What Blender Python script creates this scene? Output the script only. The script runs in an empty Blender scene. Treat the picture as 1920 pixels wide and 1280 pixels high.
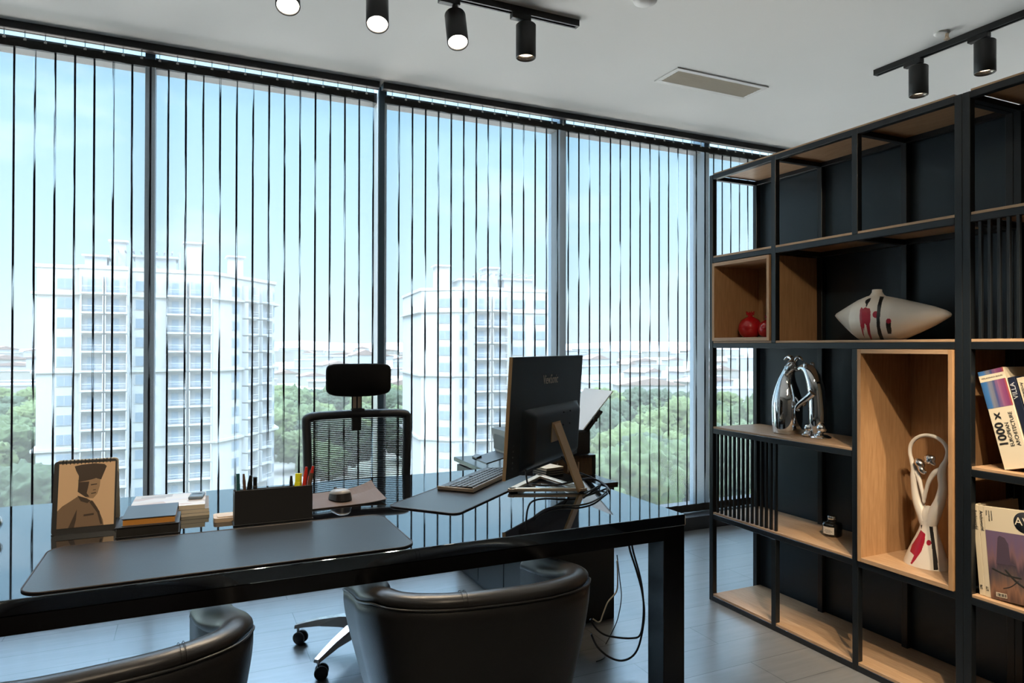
import bpy, bmesh, math, random
from mathutils import Vector, Matrix, Euler, noise as mnoise
R = math.radians
random.seed(7)
sc = bpy.context.scene
col = sc.collection

# ---------------------------------------------------------------- camera
YAW, PITCH, ROLL, FPX, EYE = 0.4371, 0.0069, 0.0021, 1290.33, 1.3
_F = Vector((math.sin(YAW) * math.cos(PITCH), math.cos(YAW) * math.cos(PITCH), math.sin(PITCH)))
_R = Vector((math.cos(YAW), -math.sin(YAW), 0))
_U = _R.cross(_F)
_R, _U = _R * math.cos(ROLL) + _U * math.sin(ROLL), -_R * math.sin(ROLL) + _U * math.cos(ROLL)
cam_data = bpy.data.cameras.new('camera')
cam_data.sensor_width = 36.0
cam_data.lens = 36.0 * FPX / 1920.0
cam_data.clip_start, cam_data.clip_end = 0.05, 20000
cam = bpy.data.objects.new('camera', cam_data)
col.objects.link(cam)
cam.matrix_world = Matrix(((_R.x, _U.x, -_F.x, 0), (_R.y, _U.y, -_F.y, 0), (_R.z, _U.z, -_F.z, EYE), (0, 0, 0, 1)))
sc.camera = cam

def at(px, py, ax, v):
    """point of the plane (axis ax = v) that the photograph shows at this spot"""
    d = _F + _R * ((px - 960) / FPX) - _U * ((py - 640) / FPX)
    c = Vector((0, 0, EYE))
    return c + d * ((v - c[ax]) / d[ax])

def out(px, dist, z):
    """ground position far outside, by bearing and distance"""
    d = _F + _R * ((px - 960) / FPX)
    d.z = 0
    d.normalize()
    return Vector((d.x * dist, d.y * dist, z))

# ---------------------------------------------------------------- world, sun, exposure
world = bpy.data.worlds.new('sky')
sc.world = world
world.use_nodes = True
nt = world.node_tree
for n in list(nt.nodes): nt.nodes.remove(n)
def N(nt, t, **kw):
    n = nt.nodes.new(t)
    for k, v in kw.items():
        if k in n.inputs: n.inputs[k].default_value = v
        else: setattr(n, k, v)
    return n
wo = N(nt, 'ShaderNodeOutputWorld'); bg = N(nt, 'ShaderNodeBackground')
tc = N(nt, 'ShaderNodeTexCoord'); sp = N(nt, 'ShaderNodeSeparateXYZ')
nt.links.new(tc.outputs['Generated'], sp.inputs[0])
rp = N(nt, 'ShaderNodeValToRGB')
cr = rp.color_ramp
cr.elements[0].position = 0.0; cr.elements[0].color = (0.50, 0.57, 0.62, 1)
cr.elements[1].position = 0.62; cr.elements[1].color = (5.0, 6.2, 7.6, 1)  # high sky above the view brightened to add light on the floor
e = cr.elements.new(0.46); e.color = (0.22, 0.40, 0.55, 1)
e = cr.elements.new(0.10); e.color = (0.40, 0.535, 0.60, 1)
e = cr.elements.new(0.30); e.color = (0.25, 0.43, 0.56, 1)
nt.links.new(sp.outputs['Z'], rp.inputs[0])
mp = N(nt, 'ShaderNodeMapping'); mp.inputs['Scale'].default_value = (1.0, 1.0, 2.6)
nt.links.new(tc.outputs['Generated'], mp.inputs[0])
cn = N(nt, 'ShaderNodeTexNoise', Scale=3.6, Detail=6.0, Roughness=0.55)
nt.links.new(mp.outputs[0], cn.inputs[0])
crp = N(nt, 'ShaderNodeValToRGB')
crp.color_ramp.elements[0].position = 0.56; crp.color_ramp.elements[0].color = (0, 0, 0, 1)
crp.color_ramp.elements[1].position = 0.75; crp.color_ramp.elements[1].color = (0.7, 0.7, 0.7, 1)
nt.links.new(cn.outputs['Fac'], crp.inputs[0])
mx = N(nt, 'ShaderNodeMix', data_type='RGBA')
mx.inputs[7].default_value = (0.58, 0.66, 0.72, 1)
nt.links.new(crp.outputs[0], mx.inputs[0]); nt.links.new(rp.outputs[0], mx.inputs[6])
# far below the horizon: added unseen glow that brightens the ceiling
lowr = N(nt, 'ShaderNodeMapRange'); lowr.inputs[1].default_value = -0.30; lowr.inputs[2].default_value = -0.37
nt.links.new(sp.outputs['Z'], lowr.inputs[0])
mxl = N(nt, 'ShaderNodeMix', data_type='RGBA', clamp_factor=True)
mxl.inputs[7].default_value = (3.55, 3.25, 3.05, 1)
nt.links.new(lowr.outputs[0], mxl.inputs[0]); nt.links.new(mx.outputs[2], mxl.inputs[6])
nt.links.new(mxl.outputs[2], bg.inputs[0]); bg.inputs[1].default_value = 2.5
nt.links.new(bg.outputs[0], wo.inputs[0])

sun_d = bpy.data.lights.new('sun', 'SUN'); sun_d.energy = 2.3; sun_d.angle = R(0.6); sun_d.color = (1.0, 0.95, 0.86)
sun = bpy.data.objects.new('sun', sun_d); col.objects.link(sun)
sun.rotation_euler = (-Vector((0.42, 0.50, -0.76))).to_track_quat('Z', 'Y').to_euler()
sun.location = (-20, -20, 60)

sc.view_settings.view_transform = 'Standard'
sc.view_settings.look = 'None'
sc.view_settings.exposure = 0.35
sc.view_settings.gamma = 1.0
sc.view_settings.use_curve_mapping = False
sc.cycles.transparent_max_bounces = 16
sc.cycles.max_bounces = 10
sc.cycles.diffuse_bounces = 5
sc.cycles.glossy_bounces = 5
sc.cycles.sample_clamp_indirect = 8.0
sc.cycles.caustics_reflective = False
sc.cycles.caustics_refractive = False

# ---------------------------------------------------------------- materials
def new_mat(name):
    m = bpy.data.materials.new(name); m.use_nodes = True
    nt = m.node_tree
    for n in list(nt.nodes): nt.nodes.remove(n)
    return m, nt, N(nt, 'ShaderNodeOutputMaterial')

def pbr(name, color, rough=0.5, metal=0.0, spec=0.5, coat=0.0, emit=None, estr=0.0, var=0.0, vscale=8.0, bump=0.0, bscale=60.0, ior=1.5, stretch=(1, 1, 1), alpha=None, sheen=0.0):
    m, nt, o = new_mat(name)
    b = N(nt, 'ShaderNodeBsdfPrincipled')
    b.inputs['Base Color'].default_value = (*color, 1); b.inputs['Roughness'].default_value = rough
    b.inputs['Metallic'].default_value = metal; b.inputs['Specular IOR Level'].default_value = spec
    b.inputs['Coat Weight'].default_value = coat; b.inputs['Coat Roughness'].default_value = 0.03
    b.inputs['IOR'].default_value = ior
    b.inputs['Sheen Weight'].default_value = sheen
    if emit:
        b.inputs['Emission Color'].default_value = (*emit, 1); b.inputs['Emission Strength'].default_value = estr
    tc = N(nt, 'ShaderNodeTexCoord'); mp = N(nt, 'ShaderNodeMapping'); mp.inputs['Scale'].default_value = stretch
    nt.links.new(tc.outputs['Object'], mp.inputs[0])
    nz = N(nt, 'ShaderNodeTexNoise', Scale=vscale, Detail=4.0)
    nt.links.new(mp.outputs[0], nz.inputs[0])
    if var > 0:
        r = N(nt, 'ShaderNodeMix', data_type='RGBA')
        r.inputs[6].default_value = (*[c * (1 - var) for c in color], 1)
        r.inputs[7].default_value = (*[min(1, c * (1 + var)) for c in color], 1)
        nt.links.new(nz.outputs['Fac'], r.inputs[0]); nt.links.new(r.outputs[2], b.inputs['Base Color'])
    else:
        h = N(nt, 'ShaderNodeMapRange'); h.inputs[3].default_value = rough * 0.93; h.inputs[4].default_value = min(1, rough * 1.07)
        nt.links.new(nz.outputs['Fac'], h.inputs[0]); nt.links.new(h.outputs[0], b.inputs['Roughness'])
    if bump > 0:
        n2 = N(nt, 'ShaderNodeTexNoise', Scale=bscale, Detail=2.0)
        nt.links.new(mp.outputs[0], n2.inputs[0])
        bp = N(nt, 'ShaderNodeBump', Strength=bump, Distance=0.002)
        nt.links.new(n2.outputs['Fac'], bp.inputs['Height']); nt.links.new(bp.outputs[0], b.inputs['Normal'])
    nt.links.new(b.outputs[0], o.inputs[0])
    return m

def wood(name, c1, c2, stretch, rough=0.45, scale=9.0):
    m, nt, o = new_mat(name)
    b = N(nt, 'ShaderNodeBsdfPrincipled', Roughness=rough)
    tc = N(nt, 'ShaderNodeTexCoord'); mp = N(nt, 'ShaderNodeMapping'); mp.inputs['Scale'].default_value = stretch
    nt.links.new(tc.outputs['Object'], mp.inputs[0])
    n1 = N(nt, 'ShaderNodeTexNoise', Scale=scale, Detail=8.0, Roughness=0.6, Distortion=0.35)
    nt.links.new(mp.outputs[0], n1.inputs[0])
    r = N(nt, 'ShaderNodeValToRGB')
    r.color_ramp.elements[0].position = 0.32; r.color_ramp.elements[0].color = (*c1, 1)
    r.color_ramp.elements[1].position = 0.72; r.color_ramp.elements[1].color = (*c2, 1)
    nt.links.new(n1.outputs['Fac'], r.inputs[0]); nt.links.new(r.outputs[0], b.inputs['Base Color'])
    bp = N(nt, 'ShaderNodeBump', Strength=0.06, Distance=0.001)
    nt.links.new(n1.outputs['Fac'], bp.inputs['Height']); nt.links.new(bp.outputs[0], b.inputs['Normal'])
    nt.links.new(b.outputs[0], o.inputs[0])
    return m

M = {}
M['ceiling'] = pbr('ceiling_paint', (0.84, 0.84, 0.81), 0.85, var=0.02, vscale=2)
M['wall'] = pbr('wall_paint', (0.34, 0.31, 0.28), 0.8, var=0.03, vscale=2)
M['navy'] = pbr('navy_panel', (0.010, 0.021, 0.031), 0.42, spec=0.5)
M['frame'] = pbr('black_powder_coat', (0.005, 0.007, 0.009), 0.38, spec=0.5)
M['alu'] = pbr('grey_aluminium', (0.13, 0.20, 0.26), 0.45, metal=0.0, spec=0.5)
M['dark_alu'] = pbr('dark_aluminium', (0.018, 0.019, 0.022), 0.5)
M['glare_white'] = pbr('glare_strip_white', (0.88, 0.89, 0.89), 0.25)  # white used only for the added strip that imitates glare
M['gloss'] = pbr('black_lacquer', (0.004, 0.004, 0.005), 0.03, spec=0.5, coat=0.5, ior=3.0)
M['cab'] = pbr('cabinet_lacquer', (0.012, 0.014, 0.014), 0.36, spec=0.4, ior=1.4)
M['gloss'].node_tree.nodes['Principled BSDF'].inputs['Specular Tint'].default_value = (0.72, 0.87, 1.0, 1)
M['gloss'].node_tree.nodes['Principled BSDF'].inputs['Coat Weight'].default_value = 0.4
M['gloss2'] = pbr('black_lacquer_front', (0.006, 0.006, 0.007), 0.16, spec=0.6, ior=1.5)
M['oak'] = wood('oak_board', (0.37, 0.225, 0.125), (0.50, 0.33, 0.195), (14, 1.2, 14))
M['oakv'] = wood('oak_upright', (0.34, 0.185, 0.085), (0.47, 0.28, 0.14), (12, 12, 1.0))
M['leather'] = pbr('black_leather', (0.020, 0.018, 0.017), 0.38, spec=0.5, bump=0.25, bscale=320)
M['leather_rim'] = pbr('smooth_leather', (0.030, 0.027, 0.025), 0.33, spec=0.6, bump=0.12, bscale=260)
M['pad'] = pbr('desk_pad_leather', (0.020, 0.021, 0.023), 0.30, spec=0.5, ior=1.45, bump=0.12, bscale=420)
M['stitch'] = pbr('pad_edge', (0.028, 0.018, 0.014), 0.5)
M['fabric'] = pbr('black_fabric', (0.010, 0.009, 0.008), 0.9, spec=0.2, bump=0.3, bscale=500)
M['plastic'] = pbr('black_plastic', (0.014, 0.014, 0.015), 0.45)
M['plastic_g'] = pbr('glossy_black_plastic', (0.010, 0.010, 0.011), 0.15)
M['grey_plastic'] = pbr('grey_plastic', (0.075, 0.08, 0.085), 0.4)
M['chrome'] = pbr('chrome', (0.85, 0.85, 0.86), 0.04, metal=1.0)
M['silver'] = pbr('brushed_silver', (0.70, 0.68, 0.66), 0.22, metal=1.0)
M['polished'] = pbr('polished_aluminium', (0.62, 0.62, 0.63), 0.22, metal=1.0)
M['bronze'] = pbr('bronze_metal', (0.66, 0.43, 0.22), 0.40, metal=0.45)
M['bronze_l'] = pbr('champagne_metal', (0.74, 0.58, 0.42), 0.3, metal=0.7)
M['monitor'] = pbr('monitor_back', (0.010, 0.017, 0.023), 0.38)
M['key'] = pbr('keycap', (0.035, 0.035, 0.038), 0.28, ior=1.7)
M['white'] = pbr('white_paper', (0.80, 0.80, 0.79), 0.7)
M['cream'] = pbr('cream_paper', (0.70, 0.62, 0.48), 0.7)
M['ceramic'] = pbr('white_ceramic', (0.74, 0.69, 0.62), 0.38, var=0.03)
M['paint_black'] = pbr('black_glaze', (0.008, 0.008, 0.009), 0.35)
M['paint_red'] = pbr('red_glaze', (0.36, 0.010, 0.030), 0.3, var=0.25, vscale=60)
M['red'] = pbr('red_ceramic', (0.42, 0.008, 0.012), 0.10, coat=0.6)
M['label'] = pbr('white_label', (0.75, 0.70, 0.64), 0.6)
M['ink'] = pbr('ink', (0.012, 0.012, 0.014), 0.6)
M['jar'] = pbr('black_glass_jar', (0.006, 0.006, 0.006), 0.06, coat=0.5)
M['cable'] = pbr('black_cable', (0.008, 0.008, 0.008), 0.4)
M['cable_w'] = pbr('white_cable', (0.62, 0.55, 0.42), 0.5)
M['vent'] = pbr('vent_white', (0.72, 0.71, 0.68), 0.5)
M['vent_slat'] = pbr('vent_slat', (0.70, 0.62, 0.48), 0.5)
M['dark'] = pbr('dark_interior', (0.015, 0.014, 0.013), 0.9)
M['lamp'] = pbr('lamp_face', (1, 1, 1), 0.5, emit=(1.0, 0.90, 0.74), estr=28)
M['lamp_dim'] = pbr('lamp_face_soft', (1, 1, 1), 0.3, emit=(1.0, 0.80, 0.58), estr=2.2)
M['spot'] = pbr('spot_housing', (0.012, 0.012, 0.012), 0.45)
M['spot_in'] = pbr('spot_reflector', (0.55, 0.50, 0.44), 0.25, metal=1.0)

def floor_mat():
    m, nt, o = new_mat('floor_planks')
    b = N(nt, 'ShaderNodeBsdfPrincipled', IOR=2.9)
    tc = N(nt, 'ShaderNodeTexCoord'); mp = N(nt, 'ShaderNodeMapping')
    b.inputs['Coat Weight'].default_value = 0.6; b.inputs['Coat IOR'].default_value = 2.0; b.inputs['Coat Roughness'].default_value = 0.30; b.inputs['Coat Tint'].default_value = (0.97, 0.98, 1.0, 1); b.inputs['Specular Tint'].default_value = (0.80, 0.91, 1.0, 1)
    mp.inputs['Location'].default_value = (0.3, -0.0612 + 0.191, 0)
    nt.links.new(tc.outputs['Object'], mp.inputs[0])
    br = N(nt, 'ShaderNodeTexBrick')
    br.offset = 0.37; br.squash = 1.0
    br.inputs['Scale'].default_value = 1.0; br.inputs['Mortar Size'].default_value = 0.0016
    br.inputs['Brick Width'].default_value = 1.2; br.inputs['Row Height'].default_value = 0.191
    br.inputs['Color1'].default_value = (0.200, 0.197, 0.190, 1); br.inputs['Color2'].default_value = (0.232, 0.229, 0.222, 1)
    br.inputs['Mortar'].default_value = (0.06, 0.059, 0.058, 1)
    nt.links.new(mp.outputs[0], br.inputs[0])
    m2 = N(nt, 'ShaderNodeMapping'); m2.inputs['Scale'].default_value = (1.5, 14, 1)
    nt.links.new(tc.outputs['Object'], m2.inputs[0])
    nz = N(nt, 'ShaderNodeTexNoise', Scale=2.5, Detail=6.0, Roughness=0.6)
    nt.links.new(m2.outputs[0], nz.inputs[0])
    mr = N(nt, 'ShaderNodeMapRange'); mr.inputs[3].default_value = 0.72; mr.inputs[4].default_value = 1.28
    nt.links.new(nz.outputs['Fac'], mr.inputs[0])
    mul = N(nt, 'ShaderNodeMix', data_type='RGBA', blend_type='MULTIPLY'); mul.inputs[0].default_value = 1.0
    nt.links.new(br.outputs['Color'], mul.inputs[6]); nt.links.new(mr.outputs[0], mul.inputs[7])
    nt.links.new(mul.outputs[2], b.inputs['Base Color'])
    r2 = N(nt, 'ShaderNodeMapRange'); r2.inputs[3].default_value = 0.19; r2.inputs[4].default_value = 0.30
    nt.links.new(nz.outputs['Fac'], r2.inputs[0]); nt.links.new(r2.outputs[0], b.inputs['Roughness'])
    nt.links.new(b.outputs[0], o.inputs[0])
    return m
M['floor'] = floor_mat()

def glass_mat():
    m, nt, o = new_mat('window_glass')
    t = N(nt, 'ShaderNodeBsdfTransparent'); t.inputs[0].default_value = (0.95, 0.98, 0.985, 1)
    g = N(nt, 'ShaderNodeBsdfGlossy', Roughness=0.0); g.inputs[0].default_value = (1, 1, 1, 1)
    f = N(nt, 'ShaderNodeFresnel', IOR=1.3)
    mx = N(nt, 'ShaderNodeMixShader')
    nt.links.new(f.outputs[0], mx.inputs[0]); nt.links.new(t.outputs[0], mx.inputs[1]); nt.links.new(g.outputs[0], mx.inputs[2])
    nt.links.new(mx.outputs[0], o.inputs[0])
    return m
M['glass'] = glass_mat()

def blind_mats():
    # sheer woven vane: part of the light passes straight through the weave, part scatters; a dark edge band paints the shade of overlapping vanes
    m, nt, o = new_mat('sheer_vane')
    t = N(nt, 'ShaderNodeBsdfTransparent'); t.inputs[0].default_value = (0.55, 0.57, 0.59, 1)
    tr = N(nt, 'ShaderNodeBsdfTranslucent'); tr.inputs[0].default_value = (0.84, 0.87, 0.88, 1)
    df = N(nt, 'ShaderNodeBsdfDiffuse'); df.inputs[0].default_value = (0.03, 0.03, 0.03, 1)
    ad = N(nt, 'ShaderNodeMixShader'); ad.inputs[0].default_value = 0.08
    nt.links.new(tr.outputs[0], ad.inputs[1]); nt.links.new(df.outputs[0], ad.inputs[2])
    body = N(nt, 'ShaderNodeMixShader'); body.inputs[0].default_value = 0.12
    nt.links.new(t.outputs[0], body.inputs[1]); nt.links.new(ad.outputs[0], body.inputs[2])
    ed = N(nt, 'ShaderNodeBsdfDiffuse'); ed.inputs[0].default_value = (0.022, 0.024, 0.030, 1)
    te = N(nt, 'ShaderNodeBsdfTransparent'); te.inputs[0].default_value = (0.9, 0.93, 0.95, 1)
    # clear breaks in the painted overlap shade, like moire and gaps
    tc = N(nt, 'ShaderNodeTexCoord'); s = N(nt, 'ShaderNodeSeparateXYZ'); nt.links.new(tc.outputs['Object'], s.inputs[0])
    oi = N(nt, 'ShaderNodeObjectInfo')
    rr = N(nt, 'ShaderNodeMath', operation='MULTIPLY'); rr.inputs[1].default_value = 71.0
    nt.links.new(oi.outputs['Random'], rr.inputs[0])
    xx = N(nt, 'ShaderNodeMath', operation='MULTIPLY'); xx.inputs[1].default_value = 30.0
    nt.links.new(s.outputs['X'], xx.inputs[0])
    cb = N(nt, 'ShaderNodeCombineXYZ')
    nt.links.new(rr.outputs[0], cb.inputs[0]); nt.links.new(xx.outputs[0], cb.inputs[1]); nt.links.new(s.outputs['Z'], cb.inputs[2])
    nz = N(nt, 'ShaderNodeTexNoise', Scale=2.3, Detail=3.0, Roughness=0.5)
    nt.links.new(cb.outputs[0], nz.inputs[0])
    mr = N(nt, 'ShaderNodeMapRange'); mr.inputs[1].default_value = 0.54; mr.inputs[2].default_value = 0.64
    nt.links.new(nz.outputs['Fac'], mr.inputs[0])
    edge = N(nt, 'ShaderNodeMixShader')
    nt.links.new(mr.outputs[0], edge.inputs[0]); nt.links.new(ed.outputs[0], edge.inputs[1]); nt.links.new(te.outputs[0], edge.inputs[2])
    uv = N(nt, 'ShaderNodeSeparateXYZ'); nt.links.new(tc.outputs['UV'], uv.inputs[0])
    gt = N(nt, 'ShaderNodeMath', operation='GREATER_THAN'); gt.inputs[1].default_value = 0.5
    nt.links.new(uv.outputs['X'], gt.inputs[0])
    fin = N(nt, 'ShaderNodeMixShader')
    nt.links.new(gt.outputs[0], fin.inputs[0]); nt.links.new(body.outputs[0], fin.inputs[1]); nt.links.new(edge.outputs[0], fin.inputs[2])
    nt.links.new(fin.outputs[0], o.inputs[0])
    return m
M['vane'] = blind_mats()
M['pocket'] = pbr('vane_pocket', (0.020, 0.020, 0.018), 0.8, var=0.7, vscale=70)
M['facade'] = pbr('white_render', (0.40, 0.395, 0.385), 0.9, var=0.03, vscale=0.3)
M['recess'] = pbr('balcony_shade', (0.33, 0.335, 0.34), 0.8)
M['pane'] = pbr('tower_glass', (0.20, 0.24, 0.28), 0.3)
M['rail'] = pbr('balcony_rail', (0.42, 0.43, 0.43), 0.5)
M['house1'] = pbr('house_white', (0.30, 0.29, 0.285), 0.9)
M['house2'] = pbr('house_cream', (0.26, 0.235, 0.21), 0.9)
M['tile'] = pbr('roof_tile', (0.22, 0.15, 0.125), 0.9)
M['roofg'] = pbr('roof_grey', (0.27, 0.27, 0.28), 0.9)
M['tree'] = pbr('tree_leaves', (0.040, 0.062, 0.014), 0.9, var=0.85, vscale=13, bump=1.0, bscale=22)
M['tree2'] = pbr('tree_leaves_light', (0.062, 0.084, 0.018), 0.9, var=0.85, vscale=13, bump=1.0, bscale=22)
M['tree3'] = pbr('tree_leaves_dark', (0.022, 0.038, 0.012), 0.9, var=0.85, vscale=13, bump=1.0, bscale=22)
M['trunk'] = pbr('tree_trunk', (0.16, 0.11, 0.07), 0.9)
M['hill'] = pbr('hill_haze_pale', (0.27, 0.265, 0.26), 0.95, var=0.12, vscale=0.004)  # pale grey puts the haze of distance into the hill colour

def ground_mat():
    m, nt, o = new_mat('city_ground')
    b = N(nt, 'ShaderNodeBsdfPrincipled', Roughness=0.95)
    tc = N(nt, 'ShaderNodeTexCoord')
    n1 = N(nt, 'ShaderNodeTexNoise', Scale=0.012, Detail=8.0, Roughness=0.65)
    nt.links.new(tc.outputs['Object'], n1.inputs[0])
    r = N(nt, 'ShaderNodeValToRGB'); c = r.color_ramp
    c.elements[0].position = 0.36; c.elements[0].color = (0.12, 0.15, 0.075, 1)
    c.elements[1].position = 0.62; c.elements[1].color = (0.27, 0.26, 0.25, 1)
    k = c.elements.new(0.46); k.color = (0.23, 0.24, 0.18, 1)
    k = c.elements.new(0.53); k.color = (0.26, 0.23, 0.205, 1)
    nt.links.new(n1.outputs['Fac'], r.inputs[0]); nt.links.new(r.outputs[0], b.inputs['Base Color'])
    nt.links.new(b.outputs[0], o.inputs[0])
    return m
M['ground'] = ground_mat()

# ---------------------------------------------------------------- building helpers
W = {}                                     # world matrices of parents
def _w(o): return W.get(o.name, Matrix.Identity(4)) if o else Matrix.Identity(4)

def tag(o, label=None, cat=None, group=None, kind=None):
    if label: o['label'] = label
    if cat: o['category'] = cat
    if group: o['group'] = group
    if kind: o['kind'] = kind
    return o

def thing(name, label, cat, loc=(0, 0, 0), rot=(0, 0, 0), group=None):
    o = bpy.data.objects.new(name, None); col.objects.link(o)
    o.empty_display_size = 0.05
    o.location = loc; o.rotation_euler = rot
    W[o.name] = Matrix.Translation(Vector(loc)) @ Euler(rot, 'XYZ').to_matrix().to_4x4()
    return tag(o, label, cat, group)

def catmull(pts, k=6):
    P = [Vector(p) for p in pts]
    if len(P) < 3: return P
    res = []
    for i in range(len(P) - 1):
        p0, p1, p2, p3 = P[max(i - 1, 0)], P[i], P[i + 1], P[min(i + 2, len(P) - 1)]
        for j in range(k):
            t = j / k
            res.append(0.5 * ((2 * p1) + (p2 - p0) * t + (2 * p0 - 5 * p1 + 4 * p2 - p3) * t * t + (3 * p1 - p0 - 3 * p2 + p3) * t ** 3))
    res.append(P[-1])
    return res

class MB:
    def __init__(s): s.bm = bmesh.new(); s.uv = None; s.xf = Matrix.Identity(4)
    def v(s, p): return s.bm.verts.new(s.xf @ Vector(p))
    def face(s, vs, mi=0, smooth=False):
        try: f = s.bm.faces.new(vs)
        except ValueError: return None
        f.material_index = mi; f.smooth = smooth
        return f
    def box(s, lo, hi, bevel=0.0, mi=0, xf=None, seg=2):
        (x0, y0, z0), (x1, y1, z1) = lo, hi
        keep = s.xf
        if xf is not None: s.xf = s.xf @ xf
        vs = [s.v(p) for p in ((x0, y0, z0), (x1, y0, z0), (x1, y1, z0), (x0, y1, z0), (x0, y0, z1), (x1, y0, z1), (x1, y1, z1), (x0, y1, z1))]
        s.xf = keep
        fs = [s.face([vs[i] for i in q], mi) for q in ((0, 3, 2, 1), (4, 5, 6, 7), (0, 1, 5, 4), (1, 2, 6, 5), (2, 3, 7, 6), (3, 0, 4, 7))]
        if bevel > 0:
            es = list({e for f in fs for e in f.edges})
            r = bmesh.ops.bevel(s.bm, geom=es, offset=bevel, segments=seg, profile=0.5, affect='EDGES', material=-1)
            for f in r['faces']: f.material_index = mi
        return s
    def lathe(s, prof, n=32, c=(0, 0, 0), mi=0, sx=1.0, sy=1.0, smooth=True, xf=None):
        keep = s.xf
        if xf is not None: s.xf = s.xf @ xf
        rings = []
        for r, z in prof:
            if r <= 1e-6: rings.append([s.v((c[0], c[1], c[2] + z))])
            else: rings.append([s.v((c[0] + r * sx * math.cos(2 * math.pi * i / n), c[1] + r * sy * math.sin(2 * math.pi * i / n), c[2] + z)) for i in range(n)])
        s.xf = keep
        for a, b in zip(rings, rings[1:]):
            for i in range(n):
                j = (i + 1) % n
                if len(a) == 1 and len(b) == 1: continue
                if len(a) == 1: s.face([a[0], b[j], b[i]][::-1], mi, smooth)
                elif len(b) == 1: s.face([a[i], a[j], b[0]], mi, smooth)
                else: s.face([a[i], a[j], b[j], b[i]], mi, smooth)
        return s
    def cyl(s, p0, p1, r, n=16, mi=0, r1=None):
        p0, p1 = Vector(p0), Vector(p1)
        d = p1 - p0; L = d.length
        q = d.to_track_quat('Z', 'Y').to_matrix().to_4x4()
        r1 = r if r1 is None else r1
        e = min(0.0, 0)
        s.lathe([(0, 0), (r, 0)], n, mi=mi, smooth=False, xf=Matrix.Translation(p0) @ q)
        s.lathe([(r, 0), (r1, L)], n, mi=mi, xf=Matrix.Translation(p0) @ q)
        s.lathe([(r1, L), (0, L)], n, mi=mi, smooth=False, xf=Matrix.Translation(p0) @ q)
        return s
    def tube(s, pts, r, n=10, mi=0, k=6, smooth_path=True, flat=1.0, ref=None, cap=True):
        """sweep along pts; r is a radius or one radius per point; flat scales the second axis"""
        rs = r if isinstance(r, (list, tuple)) else [r] * len(pts)
        if smooth_path and len(pts) > 2:
            P = catmull(pts, k)
            Q = catmull([(a, 0, 0) for a in rs], k); rs = [max(1e-4, q.x) for q in Q]
        else: P = [Vector(p) for p in pts]
        up = Vector(ref) if ref else Vector((0.31, 0.17, 0.93))
        rings = []; prev = None
        for i, p in enumerate(P):
            t = (P[min(i + 1, len(P) - 1)] - P[max(i - 1, 0)]).normalized()
            if ref:
                a = t.cross(up)
                if a.length < 1e-4: a = prev or Vector((1, 0, 0))
                a.normalize()
            else:
                if prev is None:
                    a = t.cross(up); a = a.normalized() if a.length > 1e-3 else t.orthogonal().normalized()
                else:
                    a = prev - t * prev.dot(t); a.normalize()
            prev = a; b = t.cross(a).normalized()
            rings.append([s.v(p + a * (rs[i] * math.cos(2 * math.pi * j / n)) + b * (rs[i] * flat * math.sin(2 * math.pi * j / n))) for j in range(n)])
        for A, B in zip(rings, rings[1:]):
            for j in range(n): s.face([A[j], A[(j + 1) % n], B[(j + 1) % n], B[j]], mi, True)
        if cap:
            s.face(rings[0][::-1], mi); s.face(rings[-1], mi)
        return s
    def ball(s, c, r, mi=0, n=20, m=12, sc3=(1, 1, 1), rot=None):
        X = Matrix.Translation(Vector(c)) @ (rot.to_matrix().to_4x4() if rot else Matrix.Identity(4)) @ Matrix.Diagonal((*sc3, 1))
        prof = [(max(0.0, r * math.sin(math.pi * i / m)) if 0 < i < m else 0.0, -r * math.cos(math.pi * i / m)) for i in range(m + 1)]
        return s.lathe(prof, n, mi=mi, xf=X)
    def prism(s, poly, axis, a, b, mi=0, mi_side=None, smooth=False):
        """poly: list of 2D points in the two other axes (in x,y,z order), extruded from a to b"""
        def P(p, t):
            q = list(p); q.insert(axis, t); return q
        A = [s.v(P(p, a)) for p in poly]; B = [s.v(P(p, b)) for p in poly]
        s.face(A, mi); s.face(B[::-1], mi)
        n = len(poly)
        for i in range(n): s.face([A[i], A[(i + 1) % n], B[(i + 1) % n], B[i]][::-1], mi if mi_side is None else mi_side, smooth)
        return s
    def quad(s, a, b, c, d, mi=0, smooth=False):
        s.face([s.v(p) for p in (a, b, c, d)], mi, smooth); return s
    def grid(s, fn, nu, nv, mi=0, smooth=True, close_u=False):
        g = [[s.v(fn(i / (nu if close_u else max(1, nu)), j / nv)) for j in range(nv + 1)] for i in range(nu if close_u else nu + 1)]
        for i in range(nu):
            i2 = (i + 1) % len(g)
            for j in range(nv): s.face([g[i][j], g[i2][j], g[i2][j + 1], g[i][j + 1]], mi, smooth)
        return s
    def build(s, name, mats, parent=None, world=True, normals=True):
        if normals: bmesh.ops.recalc_face_normals(s.bm, faces=s.bm.faces)
        if parent is not None and world:
            bmesh.ops.transform(s.bm, matrix=_w(parent).inverted(), verts=s.bm.verts)
        me = bpy.data.meshes.new(name); s.bm.to_mesh(me); s.bm.free()
        for m in (mats if isinstance(mats, (list, tuple)) else [mats]): me.materials.append(M[m] if isinstance(m, str) else m)
        o = bpy.data.objects.new(name, me); col.objects.link(o)
        if parent is not None:
            o.parent = parent; W[o.name] = _w(parent)
        return o

def rounded_rect(x0, y0, x1, y1, r, n=8):
    pts = []
    for cx, cy, a0 in ((x1 - r, y1 - r, 0), (x0 + r, y1 - r, 90), (x0 + r, y0 + r, 180), (x1 - r, y0 + r, 270)):
        for i in range(n + 1):
            a = R(a0 + 90 * i / n); pts.append((cx + r * math.cos(a), cy + r * math.sin(a)))
    return pts

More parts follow.
